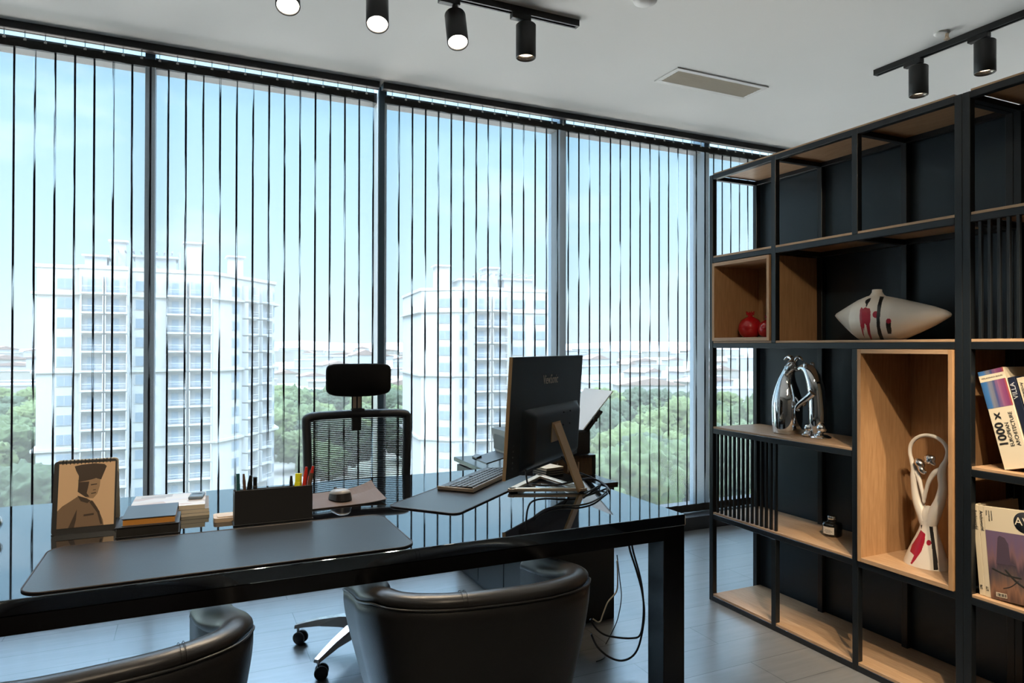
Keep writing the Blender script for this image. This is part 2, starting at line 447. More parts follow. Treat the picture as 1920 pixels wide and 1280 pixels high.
def text(s, size, parent, mat, loc, rot, align='LEFT', name='lettering', sx=1.0, extrude=0.0002, spacing=1.0, bold=0.0):
    """lettering as a flat part, given in its parent's own space"""
    c = bpy.data.curves.new(name, 'FONT'); c.body = s; c.size = size; c.align_x = align; c.align_y = 'CENTER'
    c.extrude = extrude; c.offset = bold; c.resolution_u = 3; c.space_character = spacing
    tmp = bpy.data.objects.new(name + '_tmp', c); col.objects.link(tmp)
    dg = bpy.context.evaluated_depsgraph_get()
    me = bpy.data.meshes.new_from_object(tmp.evaluated_get(dg))
    bpy.data.objects.remove(tmp); bpy.data.curves.remove(c)
    me.materials.clear(); me.materials.append(M[mat] if isinstance(mat, str) else mat)
    o = bpy.data.objects.new(name, me); col.objects.link(o)
    o.parent = parent; o.location = loc; o.rotation_euler = rot; o.scale = (sx, 1, 1)
    return o

def dup(o, parent=None):
    c = o.copy(); col.objects.link(c)
    if parent is not None: c.parent = parent
    for ch in [q for q in o.children if q.name != c.name]: dup(ch, c)
    return c

def struct(name, lo, hi, m, bevel=0.0):
    o = MB().box(lo, hi, bevel).build(name, m); o['kind'] = 'structure'
    return o

# ================================================================ the setting
CEIL = 2.85
YB = 4.00            # plane of the vertical blinds
struct('floor', (-2.6, -3.0, -0.12), (6.4, 4.40, 0.0), 'floor')
struct('ceiling', (-2.7, -3.1, CEIL), (6.5, 4.06, CEIL + 0.3), 'ceiling')
struct('wall_back', (-2.7, -3.1, 0.0), (6.5, -3.0, CEIL), 'wall')
struct('wall_left', (-2.7, -3.0, 0.0), (-2.6, 4.40, CEIL), 'wall')
struct('wall_right', (6.4, -3.0, 0.0), (6.5, 4.40, CEIL), 'wall')
struct('wall_partition', (2.757, -1.6, 0.0), (2.86, 2.79, 2.175), 'navy', 0.002)
struct('trim_plinth', (-2.6, 3.88, 0.0), (6.4, 4.30, 0.092), 'dark_alu', 0.003)
struct('trim_transom', (-2.6, 4.10, 2.765), (6.4, 4.19, 2.825), 'dark_alu', 0.002)
MUL = [-2.55] + [1.040 + 1.2355 * k for k in range(-2, 5)]
MUL = sorted(set(round(x, 4) for x in [-2.56, -1.431, -0.197, 1.040, 2.275, 3.510, 4.745, 6.36]))
for i, x in enumerate(MUL):
    struct('trim_mullion_%d' % (i + 1), (x - 0.024, 4.06, 0.092), (x + 0.024, 4.225, 3.2), 'alu', 0.002)
struct('trim_glare_strip', (1.0125, 4.066, 0.092), (1.0158, 4.175, 3.2), 'glare_white')  # added white strip; its colour imitates the bright light beside the mullion
for i in range(len(MUL) - 1):
    o = struct('window_%d' % (i + 1), (MUL[i] + 0.024, 4.176, 0.092), (MUL[i + 1] - 0.024, 4.182, 3.2), 'glass')

# ---------------------------------------------------------------- vertical blinds
PITCHV = 0.0829
VW = 0.0925
ZT, ZP, ZBP, ZB = 2.777, 2.737, 0.150, 0.096
def vane_mesh():
    mb = MB(); bm = mb.bm; uvl = bm.loops.layers.uv.new('UVMap')
    xs = [-VW / 2, -VW / 4, 0, VW / 4, VW / 2 - 0.0100, VW / 2]
    zs = [ZB, ZBP, 0.8, 1.45, 2.1, ZP, ZT]
    def y(x): return 0.0035 * math.sin(math.pi * x / VW * 2.0)
    g = [[bm.verts.new((x, y(x), z)) for z in zs] for x in xs]
    for i in range(len(xs) - 1):
        for j in range(len(zs) - 1):
            f = bm.faces.new((g[i][j], g[i + 1][j], g[i + 1][j + 1], g[i][j + 1]))
            f.material_index = 1 if j in (0, len(zs) - 2) else 0
            f.smooth = True
            for l in f.loops: l[uvl].uv = (1.0 if i == len(xs) - 2 else 0.0, 0.5)
    return mb
def make_blind(name, label, x0, n, headrail):
    t = thing(name, label, 'blind', (x0, YB, 0.0), group='vertical blinds over the window wall')
    w = n * PITCHV
    MB().box((-0.02, -0.028, 2.8136), (w + 0.03, 0.022, CEIL), 0.002).box((-0.02, -0.012, 2.8045), (w + 0.03, -0.008, 2.8075)).build('headrail', 'dark_alu', t, world=False)
    first = vane_mesh().build('vane', ['vane', 'pocket'], t, world=False, normals=False)
    hk = MB().box((-0.0016, -0.0016, ZT - 0.004), (0.0016, 0.0016, 2.8136), 0.0).box((-0.006, -0.003, ZT - 0.006), (0.006, 0.003, ZT + 0.003)).build('hook', 'vent', first, world=False)
    for k in range(n):
        v = first if k == 0 else first.copy()
        if k:
            col.objects.link(v); v.parent = t
            h = hk.copy(); col.objects.link(h); h.parent = v
        v.location = (PITCHV * (k + 0.5), 0.0015 * (k % 2), 0)
        v.rotation_euler = (0, 0, R(random.uniform(-4, 4)))
    return t
make_blind('vertical_blind', 'sheer vertical blind over the left half, ending at the bright gap behind the office chair', 0.968 - 43 * PITCHV, 43, None)
make_blind('vertical_blind', 'sheer grey vertical blind over the right half, running behind monitor and printer to the shelf', 1.0395, 50, None)

# ================================================================ shelving
XS = 2.4403; DS = 0.297; DZ = 0.437
YA, YBp, YC, YD = 2.7746, 2.3577, 1.9293, 1.5014
PW = 0.0135
LV = [k * DZ for k in range(6)]
def level(k):   # rail low, rail top, board low, board top
    c = LV[k]
    if k == 0: return 0.0, 0.026, 0.022, 0.038
    if k == 5: return c - 0.027, c - 0.003, c - 0.006, c + 0.004
    return c - 0.018, c + 0.007, c + 0.003, c + 0.017
BT = [level(k)[3] for k in range(6)]      # board tops
XF0, XF1 = XS - PW, XS + PW
XB0, XB1 = XS + DS - PW, XS + DS + PW
def post(t, x, y, z0, z1, w=PW):
    return MB().box((x - PW, y - w, z0), (x + PW, y + w, z1), 0.0015, seg=1).build('post', 'frame', t)
def shelf_unit(label, ys, front, rails, boards, rods):
    t = thing('shelving_unit', label, 'shelf', (XS + DS / 2, (ys[0] + ys[-1]) / 2, 0), group='black framed open shelving units')
    for i, y in enumerate(ys):
        for z0, z1 in front[i]: post(t, XS, y, z0, z1)
        post(t, XS + DS, y, 0.0, LV[5] - 0.003)
    for k, i0, i1 in rails:
        lo, hi, b0, b1 = level(k)
        y1, y0 = ys[i0], ys[i1]
        MB().box((XF0 + 0.0005, y0 + PW, lo), (XF1 - 0.0005, y1 - PW, hi), 0.0015, seg=1).build('rail', 'frame', t)
        MB().box((XB0 + 0.0005, y0 + PW, lo), (XB1 - 0.0005, y1 - PW, hi), 0.0015, seg=1).build('rail', 'frame', t)
        for i in range(i0, i1 + 1):
            MB().box((XF1, ys[i] - PW + 0.001, lo), (XB0, ys[i] + PW - 0.001, hi - 0.004), 0.0015, seg=1).build('crossbar', 'frame', t)
    for k, i0, i1 in boards:
        lo, hi, b0, b1 = level(k)
        y1, y0 = ys[i0], ys[i1]
        MB().box((XF0 + 0.002, y0 + PW + 0.0005, hi if k else b0), (XB1 - 0.004, y1 - PW - 0.0005, b1), 0.001, seg=1).build('shelf_board', 'oak', t)
        # underside shown between the crossbars
        MB().box((XF1 + 0.0005, y0 + PW + 0.0005, hi - 0.003), (XB0 - 0.0005, y1 - PW - 0.0005, hi - 0.0002)).build('shelf_board', 'oak', t)
    for k, y0, y1, n in rods:
        rod = None
        for j in range(n):
            y = y0 + (y1 - y0) * j / (n - 1)
            if rod is None:
                rod = MB().box((XS - 0.006, -0.0055, level(k - 1)[3]), (XS + 0.006, 0.0055, level(k)[0]), 0.001, seg=1).build('rod', 'frame')
                rod.parent = t; o = rod
            else:
                o = rod.copy(); col.objects.link(o); o.parent = t
            b = _w(t).translation
            o.location = (-b.x, y - b.y, 0)
    return t
TOP = LV[5] - 0.003
YD1, YD2 = YD + 0.0135, YD - 0.0140
shelf_unit('black metal shelf with oak boards holding vase, chrome figures and wooden cubes', [YA, YBp, YC, YD1],
    [[(0, TOP)], [(0.0, LV[1] - 0.018), (LV[3] + 0.007, TOP)], [(0.0, LV[3] - 0.018), (LV[4] + 0.007, TOP)], [(0, TOP)]],
    [(0, 0, 3), (1, 0, 3), (2, 0, 2), (3, 0, 3), (4, 0, 3), (5, 0, 3)],
    [(0, 0, 3), (1, 0, 2), (2, 0, 2), (3, 0, 3), (4, 0, 3), (5, 0, 3)],
    [(2, YA - 0.0345, YBp - 0.004, 14)])
YE, YG = YD2 - 0.4285, YD2 - 0.857
shelf_unit('black metal shelf with oak boards holding books and magazines at the right edge', [YD2, YE, YG],
    [[(0, TOP)], [(0, TOP)], [(0, TOP)]],
    [(k, 0, 2) for k in range(6)], [(k, 0, 2) for k in range(6)],
    [(4, YD2 - 0.040, YE + 0.030, 13)])

def cubby(name, label, y0, y1, z0, z1, x0=2.419, x1=2.728, th=0.0165):
    t = thing(name, label, 'cubby box', ((x0 + x1) / 2, (y0 + y1) / 2, z0))
    MB().box((x0, y0, z0), (x1, y0 + th, z1), 0.0008, seg=1).build('side_panel', 'oakv', t)
    MB().box((x0, y1 - th, z0), (x1, y1, z1), 0.0008, seg=1).build('side_panel', 'oakv', t)
    MB().box((x0, y0 + th, z0), (x1, y1 - th, z0 + th), 0.0008, seg=1).build('bottom_panel', 'oak', t)
    MB().box((x0, y0 + th, z1 - th), (x1, y1 - th, z1), 0.0008, seg=1).build('top_panel', 'oak', t)
    MB().box((x1 - 0.008, y0 + th, z0 + th), (x1, y1 - th, z1 - th)).build('back_panel', 'oakv', t)
    return t
cubby('cubby_box', 'small square oak cubby box holding two red pomegranate vases', YBp + PW + 0.004, YA - PW - 0.002, BT[3] + 0.0004, LV[4] - 0.022)
cubby('cubby_box', 'tall oak cubby box holding the white embracing couple sculpture', YD1 + PW + 0.003, YC - PW - 0.003, LV[1] + 0.009, LV[3] - 0.020)

# ================================================================ desk
DX0, DX1, DY0, DY1, DT = -0.95, 1.475, 1.808, 2.857, 0.75
t = thing('desk', 'large glossy black desk with square legs facing the window', 'desk', ((DX0 + DX1) / 2, (DY0 + DY1) / 2, 0))
MB().box((DX0, DY0, 0.714), (DX1, DY1, DT), 0.0025).build('desktop', 'gloss', t)
MB().box((DX0 + 0.085, DY0 + 0.002, 0.672), (DX1 - 0.085, DY0 + 0.04, 0.7138), 0.001, seg=1).build('apron', 'gloss2', t)
MB().box((DX0 + 0.085, DY1 - 0.04, 0.672), (DX1 - 0.085, DY1 - 0.002, 0.7138), 0.001, seg=1).build('apron', 'gloss2', t)
for x in (DX0 + 0.002, DX1 - 0.04):
    MB().box((x, DY0 + 0.085, 0.672), (x + 0.038, DY1 - 0.085, 0.7138), 0.001, seg=1).build('apron', 'gloss2', t)
for x in (DX0 + 0.002, DX1 - 0.087):
    for y in (DY0 + 0.002, DY1 - 0.190):
        MB().box((x, y, 0.0), (x + 0.085, y + 0.085, 0.7138), 0.002, seg=1).build('leg', 'gloss2', t)

def desk_pad(label, c, ang, w, d, r):
    t = thing('desk_pad', label, 'desk pad', (c[0], c[1], DT), (0, 0, ang))
    p = rounded_rect(-w / 2, -d / 2, w / 2, d / 2, r)
    MB().prism(p, 2, 0.0003, 0.0035).build('mat', 'pad', t, world=False)
    q = [(x * 0.998, y * 0.998, 0.0028) for x, y in p]
    MB().tube(q + [q[0]], 0.0022, n=6, smooth_path=False, cap=False).build('edge_binding', 'stitch', t, world=False)
    return t
desk_pad('long black leather desk pad on the near side of the desk', ((-0.342 + 0.566) / 2, (1.824 + 2.214) / 2), 0.0, 0.908, 0.39, 0.05)
PADA = math.atan2(0.4525, 0.5161)
desk_pad('black leather desk pad lying under the keyboard and monitor', (0.965, 2.44), math.atan2(2.79 - 2.331, 1.1656 - 0.635), 0.70, 0.272, 0.03)

# ---------------------------------------------------------------- keyboard
ka = math.atan2(2.527 - 2.3224, 1.1465 - 0.9369)
ka = math.atan2(0.335, 0.355)
kb = thing('keyboard', 'slim black keyboard with bronze rim beside the monitor', 'keyboard', (1.065, 2.588, DT + 0.004), (0, 0, ka))
KW, KD = 0.445, 0.148
MB().prism([(-KD / 2, 0.0), (KD / 2, 0.0), (KD / 2, 0.012), (-KD / 2, 0.020)], 0, -KW / 2, KW / 2).build('key_bed', 'plastic', kb, world=False)
MB().box((-KW / 2 - 0.003, -KD / 2 - 0.003, 0.003), (KW / 2 + 0.003, -KD / 2, 0.0200), 0.001).box((-KW / 2 - 0.003, -KD / 2, 0.003), (-KW / 2, KD / 2, 0.016), 0.001).build('bronze_rim', 'bronze_l', kb, world=False)
tag(kb.children[-1] if kb.children else kb)
keyo = None
for r_ in range(5):
    for c_ in range(18):
        x = -KW / 2 + 0.012 + c_ * 0.0238 + (0.006 if c_ > 13 else 0)
        y = -KD / 2 + 0.016 + r_ * 0.0235
        if r_ == 4 and 4 <= c_ <= 8 and c_ != 6: continue
        zz = 0.0202 - (y + KD / 2) / KD * 0.008
        if keyo is None:
            keyo = MB().box((-0.0098, -0.0098, 0), (0.0098, 0.0098, 0.0042), 0.0018, seg=1).build('key', 'key', kb, world=False)
            o = keyo
        else:
            o = keyo.copy(); col.objects.link(o); o.parent = kb
        o.location = (x, y, zz); o.rotation_euler = (R(-3.1), 0, 0)
        if r_ == 4 and c_ == 6: o.scale = (5.2, 1, 1)

# ---------------------------------------------------------------- monitor
BL = Vector((0.98, 2.147, 0.838)); UU = Vector((0.537, 0.433, 0)); MWID = UU.length; UU.normalize()
NB = Vector((UU.y, -UU.x, 0))                     # towards the viewer, out of the back
tilt = R(3.6)
VV = (Vector((0, 0, 1)) * math.cos(tilt) + NB * math.sin(tilt)).normalized()
NN = UU.cross(VV).normalized()
if NN.dot(NB) < 0: NN = -NN
mon_c = Vector((1.235, 2.375, DT))
mt = thing('monitor', 'thin black computer monitor on a bronze stand, seen from behind', 'monitor', mon_c)
XM = Matrix(((UU.x, VV.x, NN.x, BL.x), (UU.y, VV.y, NN.y, BL.y), (UU.z, VV.z, NN.z, BL.z), (0, 0, 0, 1)))
MH = 0.425
mb = MB(); mb.xf = XM
mb.box((0, 0, -0.009), (MWID, MH, 0.0), 0.002).build('panel', 'monitor', mt)
mb = MB(); mb.xf = XM
mb.box((0.006, 0.012, -0.0105), (MWID - 0.006, MH - 0.005, -0.0088)).build('screen', 'plastic_g', mt)
mb = MB(); mb.xf = XM
mb.box((-0.0035, -0.001, -0.012), (0.0, MH, 0.001), 0.001).build('side_trim', 'bronze', mt)['label'] = 'bronze edge strip'
mb = MB(); mb.xf = XM                                # electronics bulge
def bulge(u, v):
    x0, x1, y0, y1, d = 0.10, MWID - 0.03, 0.010, 0.235, 0.034
    du, dv = min(u, 1 - u) / 0.10, min(v, 1 - v) / 0.13
    h = d * min(1, du) ** 0.7 * min(1, dv) ** 0.7
    return (x0 + (x1 - x0) * u, y0 + (y1 - y0) * v, h - 0.001)
mb.grid(bulge, 40, 24).build('rear_housing', 'monitor', mt, normals=False)
for f in (0,):
    mb = MB(); mb.xf = XM
    for bx, by in ((0.42, 0.185), (0.49, 0.185), (0.42, 0.235), (0.49, 0.235)):
        mb.cyl((bx, by - 0.03, 0.030), (bx, by - 0.03, 0.0352), 0.003, n=8)
    mb.build('screw_hole', 'dark', mt)
mb = MB(); mb.xf = XM
for i in range(5): mb.cyl((0.045, 0.035 + 0.02 * i, 0.0), (0.045, 0.035 + 0.02 * i, 0.002), 0.0028, n=8)
mb.build('control_button', 'grey_plastic', mt)
# stand
ap = Vector((1.345, 2.247, DT)); f1 = Vector((1.099, 2.349, DT)); f2 = Vector((1.319, 2.547, DT))
def bar(a, b, w, z0, z1):
    d = (b - a); L = d.length; d.normalize(); s_ = Vector((-d.y, d.x, 0))
    X = Matrix(((d.x, s_.x, 0, a.x), (d.y, s_.y, 0, a.y), (0, 0, 1, DT), (0, 0, 0, 1)))
    m_ = MB(); m_.xf = X
    m_.box((-w / 2, -w / 2, z0), (L + w / 2, w / 2, z1), 0.002)
    return m_
for nm, a, b in (('foot_bar', ap, f1), ('foot_bar', ap, f2), ('foot_bar', f1, f2)):
    bar(a, b, 0.026, 0.005 + (0.0004 if b is f2 else 0), 0.0165).build(nm, 'bronze_l', mt)
bar(ap, ap + Vector((0.01, 0, 0)), 0.02, 0.0, 0.006).build('rubber_foot', 'plastic', mt)
bar(f1, f1 + Vector((0.01, 0, 0)), 0.02, 0.0, 0.006).build('rubber_foot', 'plastic', mt)
bar(f2, f2 + Vector((0.01, 0, 0)), 0.02, 0.0, 0.006).build('rubber_foot', 'plastic', mt)
hinge = XM @ Vector((0.60 * MWID * 0.84, 0.135, 0.034))
hinge = XM @ Vector((MWID / 2 + 0.0, 0.150, 0.036))
mb = MB()
nb = (hinge - ap); nb.z = 0
pr = [ap + Vector((0, 0, 0.012)), hinge + NN * 0.012 + Vector((0, 0, -0.055)), hinge + NN * 0.012]
s_ = UU * 0.026
def plate(a, b, wid_a, wid_b, th):
    d = (b - a).normalized(); n_ = d.cross(UU).normalized() * th
    P = [a - UU * wid_a, a + UU * wid_a, b + UU * wid_b, b - UU * wid_b]
    Q = [p + n_ for p in P]
    vs = [mb.v(p) for p in P + Q]
    for q in ((0, 1, 2, 3), (7, 6, 5, 4), (0, 4, 5, 1), (1, 5, 6, 2), (2, 6, 7, 3), (3, 7, 4, 0)): mb.face([vs[i] for i in q])
plate(ap + Vector((0, 0, 0.006)), hinge + NN * 0.004 + VV * 0.02, 0.033, 0.033, 0.008)
mb.build('stand_column', 'bronze', mt)
mb = MB()
plate(hinge - VV * 0.05 + NN * 0.0, hinge + VV * 0.025 + NN * 0.0, 0.040, 0.040, 0.012)
mb.build('stand_bracket', 'bronze', mt)
MROT = Matrix((( -UU.x, VV.x, NN.x), (-UU.y, VV.y, NN.y), (-UU.z, VV.z, NN.z)))
# viewed from the back, lettering runs along the panel away from the left edge
lx = UU if UU.dot(_R) > 0 else -UU
MR = Matrix(((lx.x, VV.x, NN.x), (lx.y, VV.y, NN.y), (lx.z, VV.z, NN.z)))
lo_ = XM @ Vector((0.500 * MWID, 0.335, 0.0012))
text('ViewSonic', 0.050, mt, 'bronze_l', lo_ - mon_c, MR.to_euler(), 'CENTER', 'logo', sx=0.70)

# ---------------------------------------------------------------- mouse pad, mouse
t = thing('mouse_pad', 'thin brown leather mouse pad with curling corners under the mouse', 'mouse pad', (0.50, 2.49, DT))
def mp_(u, v):
    x = 0.335 + (0.63 - 0.335) * u; y = 2.370 + (2.60 - 2.370) * v
    y += 0.02 * u
    z = DT + 0.004 + 0.016 * max(0, u - 0.62) ** 2 / 0.15 * (0.5 + v) + 0.010 * max(0, v - 0.7) / 0.3 * u
    return (x, y, z)
M['brown'] = pbr('brown_leather', (0.125, 0.090, 0.074), 0.65, spec=0.3, bump=0.2, bscale=300)
mb = MB(); mb.grid(mp_, 24, 16)
mb.grid(lambda u, v: Vector(mp_(u, v)) - Vector((0, 0, 0.0025)), 24, 16)
for i in range(24):
    for v_ in (0, 1):
        p_, q_ = Vector(mp_(i / 24, v_)), Vector(mp_((i + 1) / 24, v_)); dz_ = Vector((0, 0, 0.0025))
        mb.quad(p_, q_, q_ - dz_, p_ - dz_)
for i in range(16):
    for u_ in (0, 1):
        p_, q_ = Vector(mp_(u_, i / 16)), Vector(mp_(u_, (i + 1) / 16)); dz_ = Vector((0, 0, 0.0025))
        mb.quad(p_, q_, q_ - dz_, p_ - dz_)
bmesh.ops.remove_doubles(mb.bm, verts=mb.bm.verts, dist=0.00001)
for f in mb.bm.faces: f.smooth = False
mb.build('leather_sheet', 'brown', t)
t = thing('computer_mouse', 'silver grey wireless mouse resting on the brown pad', 'mouse', (0.482, 2.470, DT + 0.0068), (0, 0, R(25)))
MS = 0.80
M['mouse_top'] = pbr('mouse_grey', (0.26, 0.255, 0.25), 0.35)
def mouse_ring(u, z_):
    a = 2 * math.pi * u; ca, sa = math.cos(a), math.sin(a)
    k = (abs(ca) ** 2.6 + abs(sa) ** 2.6) ** (-1 / 2.6)
    return 0.031 * k * ca * (1 - 0.08 * sa), 0.048 * k * sa
def mouse_side(u, v):
    x, y = mouse_ring(u, 0); z_ = v * (0.021 - 0.10 * y)
    w_ = 1.0 - 0.10 * v
    return (x * w_, y * w_, 0.001 + max(z_, 0.004 * v))
MB().grid(mouse_side, 40, 3, close_u=True).build('side_grip', 'plastic', t, world=False)
def mouse_top(u, v):
    x, y = mouse_ring(u, 0); k = 0.90 * math.cos(v * math.pi / 2)
    x *= k; y *= k
    return (x, y, 0.001 + 0.021 - 0.10 * (y if k > 0 else 0) + 0.017 * math.sin(v * math.pi / 2))
MB().grid(mouse_top, 40, 10, close_u=True).build('top_shell', 'mouse_top', t, world=False)
MB().cyl((-0.003, 0.026, 0.033), (0.003, 0.026, 0.033), 0.0065, n=14).build('scroll_wheel', 'plastic', t, world=False)
MB().box((-0.005, 0.000, 0.0365), (0.005, 0.010, 0.0395), 0.001).build('button', 'plastic', t, world=False)

# ---------------------------------------------------------------- calendar
t = thing('desk_calendar', 'standing desk calendar with sepia portrait photo at the left of the desk', 'calendar', (-0.28, 2.40, DT))
CA = Vector((-0.362, 2.362, DT)); CB = Vector((-0.200, 2.362, DT)); CH = 0.212; CT = R(14)
XC = Matrix.Translation(CA) @ Matrix.Rotation(-CT, 4, 'X')     # local x right, z up the card, leaning away
cw = CB.x - CA.x
mb = MB(); mb.xf = XC
mb.prism(rounded_rect(0, 0, cw, CH, 0.010, 4), 1, 0.0, 0.003).build('front_card', 'plastic', t)
mb = MB(); mb.xf = Matrix.Translation(CA + Vector((0, 0.155, 0))) @ Matrix.Rotation(R(18), 4, 'X')
mb.prism(rounded_rect(0, 0, cw, CH * 1.005, 0.010, 4), 1, 0.0, 0.003).build('back_card', 'cream', t)
MB().box((CA.x, CA.y + 0.001, DT + 0.0003), (CB.x, CA.y + 0.156, DT + 0.003)).build('base_card', 'plastic', t)
M['sepia'] = pbr('sepia_light', (0.78, 0.52, 0.30), 0.6)
M['sepia_d'] = pbr('sepia_dark', (0.055, 0.032, 0.018), 0.6)
M['sepia_m'] = pbr('sepia_mid', (0.22, 0.135, 0.075), 0.6)
M['sepia_s'] = pbr('sepia_skin', (0.40, 0.25, 0.135), 0.6)
mb = MB(); mb.xf = XC
mb.box((0.013, -0.0012, 0.018), (cw - 0.005, -0.0002, CH - 0.008)).build('photo_page', 'sepia', t)
def poly_on(pts, y, mi, mb):
    # traced in photo proportions: u 0..1 across the page, v 0..1 up
    vs = [mb.v((0.013 + u * (cw - 0.018), y, 0.018 + v * (CH - 0.026))) for u, v in pts]
    mb.face(vs, mi)
mb = MB(); mb.xf = XC
poly_on([(0.0, 0.0), (0.36, 0.0), (0.82, 0.0), (0.80, 0.09), (0.70, 0.28), (0.62, 0.385), (0.48, 0.44), (0.36, 0.485), (0.22, 0.41), (0.08, 0.34), (0.0, 0.27)], -0.0014, 1, mb)
poly_on([(0.35, 0.56), (0.34, 0.74), (0.74, 0.74), (0.73, 0.62), (0.69, 0.50), (0.62, 0.43), (0.52, 0.44), (0.42, 0.50)], -0.0016, 2, mb)
poly_on([(0.35, 0.70), (0.35, 0.80), (0.30, 0.88), (0.27, 0.955), (0.40, 0.975), (0.62, 0.985), (0.80, 0.965), (0.845, 0.93), (0.80, 0.83), (0.75, 0.72), (0.66, 0.745), (0.52, 0.72)], -0.0018, 0, mb)
poly_on([(0.34, 0.55), (0.35, 0.70), (0.54, 0.70), (0.52, 0.60), (0.50, 0.52), (0.55, 0.46), (0.48, 0.46)], -0.0019, 0, mb)
poly_on([(0.34, 0.49), (0.50, 0.44), (0.57, 0.40), (0.52, 0.36), (0.40, 0.40)], -0.0020, 0, mb)
poly_on([(0.20, 0.0), (0.28, 0.16), (0.34, 0.28), (0.33, 0.12), (0.30, 0.0)], -0.0020, 0, mb)
poly_on([(0.46, 0.16), (0.64, 0.17), (0.64, 0.20), (0.46, 0.19)], -0.0020, 0, mb)
poly_on([(0.55, 0.38), (0.60, 0.40), (0.74, 0.22), (0.80, 0.02), (0.76, 0.02), (0.70, 0.20)], -0.0020, 0, mb)
poly_on([(0.57, 0.635), (0.68, 0.645), (0.68, 0.66), (0.57, 0.655)], -0.0020, 0, mb)
poly_on([(0.61, 0.555), (0.66, 0.56), (0.66, 0.57), (0.61, 0.565)], -0.0020, 0, mb)
poly_on([(0.58, 0.50), (0.67, 0.51), (0.66, 0.525), (0.58, 0.515)], -0.0020, 0, mb)
mb.build('portrait', ['sepia_d', 'sepia_m', 'sepia_s'], t, normals=False)['label'] = 'sepia figure in fur hat and uniform coat'
ring = None
for i in range(14):
    x = 0.022 + i * (cw - 0.040) / 13
    if ring is None:
        m_ = MB()
        m_.tube([(0, 0.006 * math.cos(a) , 0.0075 * math.sin(a)) for a in [2 * math.pi * j / 12 for j in range(13)]], 0.0011, n=6, smooth_path=False, cap=False)
        ring = m_.build('spiral_ring', 'plastic', t, world=False); o = ring
    else:
        o = ring.copy(); col.objects.link(o); o.parent = t
    p = XC @ Vector((x, 0.002, CH - 0.004))
    o.location = p - Vector((-0.28, 2.40, DT))

# ---------------------------------------------------------------- small books and papers
def book(name, label, cat, c, ang, w, d, h, cover, page, z0, tilt=0.0, group=None, over=0.003):
    t = thing(name, label, cat, (c[0], c[1], z0), (tilt, 0, R(ang)), group)
    MB().box((-w / 2, -d / 2, 0.0), (w / 2, d / 2, 0.0022), 0.0005, seg=1).box((-w / 2, -d / 2, h - 0.0022), (w / 2, d / 2, h), 0.0005, seg=1).box((-w / 2, d / 2 - 0.003, 0.0021), (w / 2, d / 2, h - 0.0021)).build('cover', cover, t, world=False)
    MB().box((-w / 2 + over, -d / 2 + over, 0.0022), (w / 2 - over, d / 2 - 0.003, h - 0.0022)).build('pages', page, t, world=False)
    return t
M['blue_cover'] = pbr('slate_blue_cover', (0.045, 0.060, 0.080), 0.35)
M['orange'] = pbr('orange_page_edge', (0.62, 0.27, 0.05), 0.6)
book('notebook', 'thick black notebook under the slate blue book beside the calendar', 'notebook', (-0.108, 2.327), -1, 0.165, 0.150, 0.030, 'leather', 'dark', DT + 0.0003)
book('notebook', 'slate blue notebook with orange page edges, topmost of two', 'notebook', (-0.104, 2.345), -2, 0.140, 0.165, 0.022, 'blue_cover', 'orange', DT + 0.0306, R(1.0))
def mag(label, c, ang, w, d, h, z0, cover, group='papers stacked behind the notebooks', name='magazine', edge='cream'):
    t = thing(name, label, 'magazine', (c[0], c[1], z0), (0, 0, R(ang)), group)
    MB().box((-w / 2, -d / 2, h - 0.0008), (w / 2, d / 2, h), 0.0003, seg=1).build('cover', cover, t, world=False)
    MB().box((-w / 2 + 0.0006, -d / 2 + 0.0006, 0), (w / 2 - 0.0006, d / 2 - 0.0006, h - 0.0009)).build('pages', edge, t, world=False)
    return t
def busy(name, cols, scale):
    m, nt, o = new_mat(name)
    b = N(nt, 'ShaderNodeBsdfPrincipled', Roughness=0.35)
    tc = N(nt, 'ShaderNodeTexCoord'); mp = N(nt, 'ShaderNodeMapping'); mp.inputs['Scale'].default_value = (1, 2.2, 1)
    nt.links.new(tc.outputs['Object'], mp.inputs[0])
    v = N(nt, 'ShaderNodeTexVoronoi', Scale=scale); nt.links.new(mp.outputs[0], v.inputs[0])
    s = N(nt, 'ShaderNodeSeparateColor'); nt.links.new(v.outputs['Color'], s.inputs[0])
    r = N(nt, 'ShaderNodeValToRGB'); r.color_ramp.interpolation = 'CONSTANT'
    for i, cc in enumerate(cols):
        if i < 2: k = r.color_ramp.elements[i]; k.position = i / len(cols)
        else: k = r.color_ramp.elements.new(i / len(cols))
        k.color = (*cc, 1)
    nt.links.new(s.outputs[0], r.inputs[0]); nt.links.new(r.outputs[0], b.inputs['Base Color'])
    nt.links.new(b.outputs[0], o.inputs[0])
    return m
M['cover_a'] = busy('printed_cover', [(0.72, 0.66, 0.62), (0.76, 0.72, 0.70), (0.62, 0.50, 0.46), (0.70, 0.68, 0.72), (0.50, 0.46, 0.44)], 14)
mag('grey covered magazine at the bottom of the paper stack', (-0.055, 2.545), 1, 0.225, 0.20, 0.010, DT + 0.0003, 'grey_plastic')
mag('thin dark magazine in the middle of the paper stack', (-0.052, 2.55), -1, 0.222, 0.205, 0.012, DT + 0.0105, 'roofg')
mag('pale printed catalogue on top of the paper stack', (-0.060, 2.555), -2, 0.218, 0.21, 0.014, DT + 0.0227, 'cover_a')
t = thing('pocket_calculator', 'small silver blue gadget on the corner of the paper stack', 'calculator', (0.022, 2.565, DT + 0.0370), (0, 0, R(-8)))
M['gadget'] = pbr('gadget_blue', (0.16, 0.22, 0.28), 0.3)
MB().box((-0.022, -0.036, 0), (0.022, 0.036, 0.010), 0.003).build('case', 'gadget', t, world=False)
MB().box((-0.016, 0.004, 0.0098), (0.016, 0.024, 0.0108), 0.0005, seg=1).build('display', 'plastic_g', t, world=False)
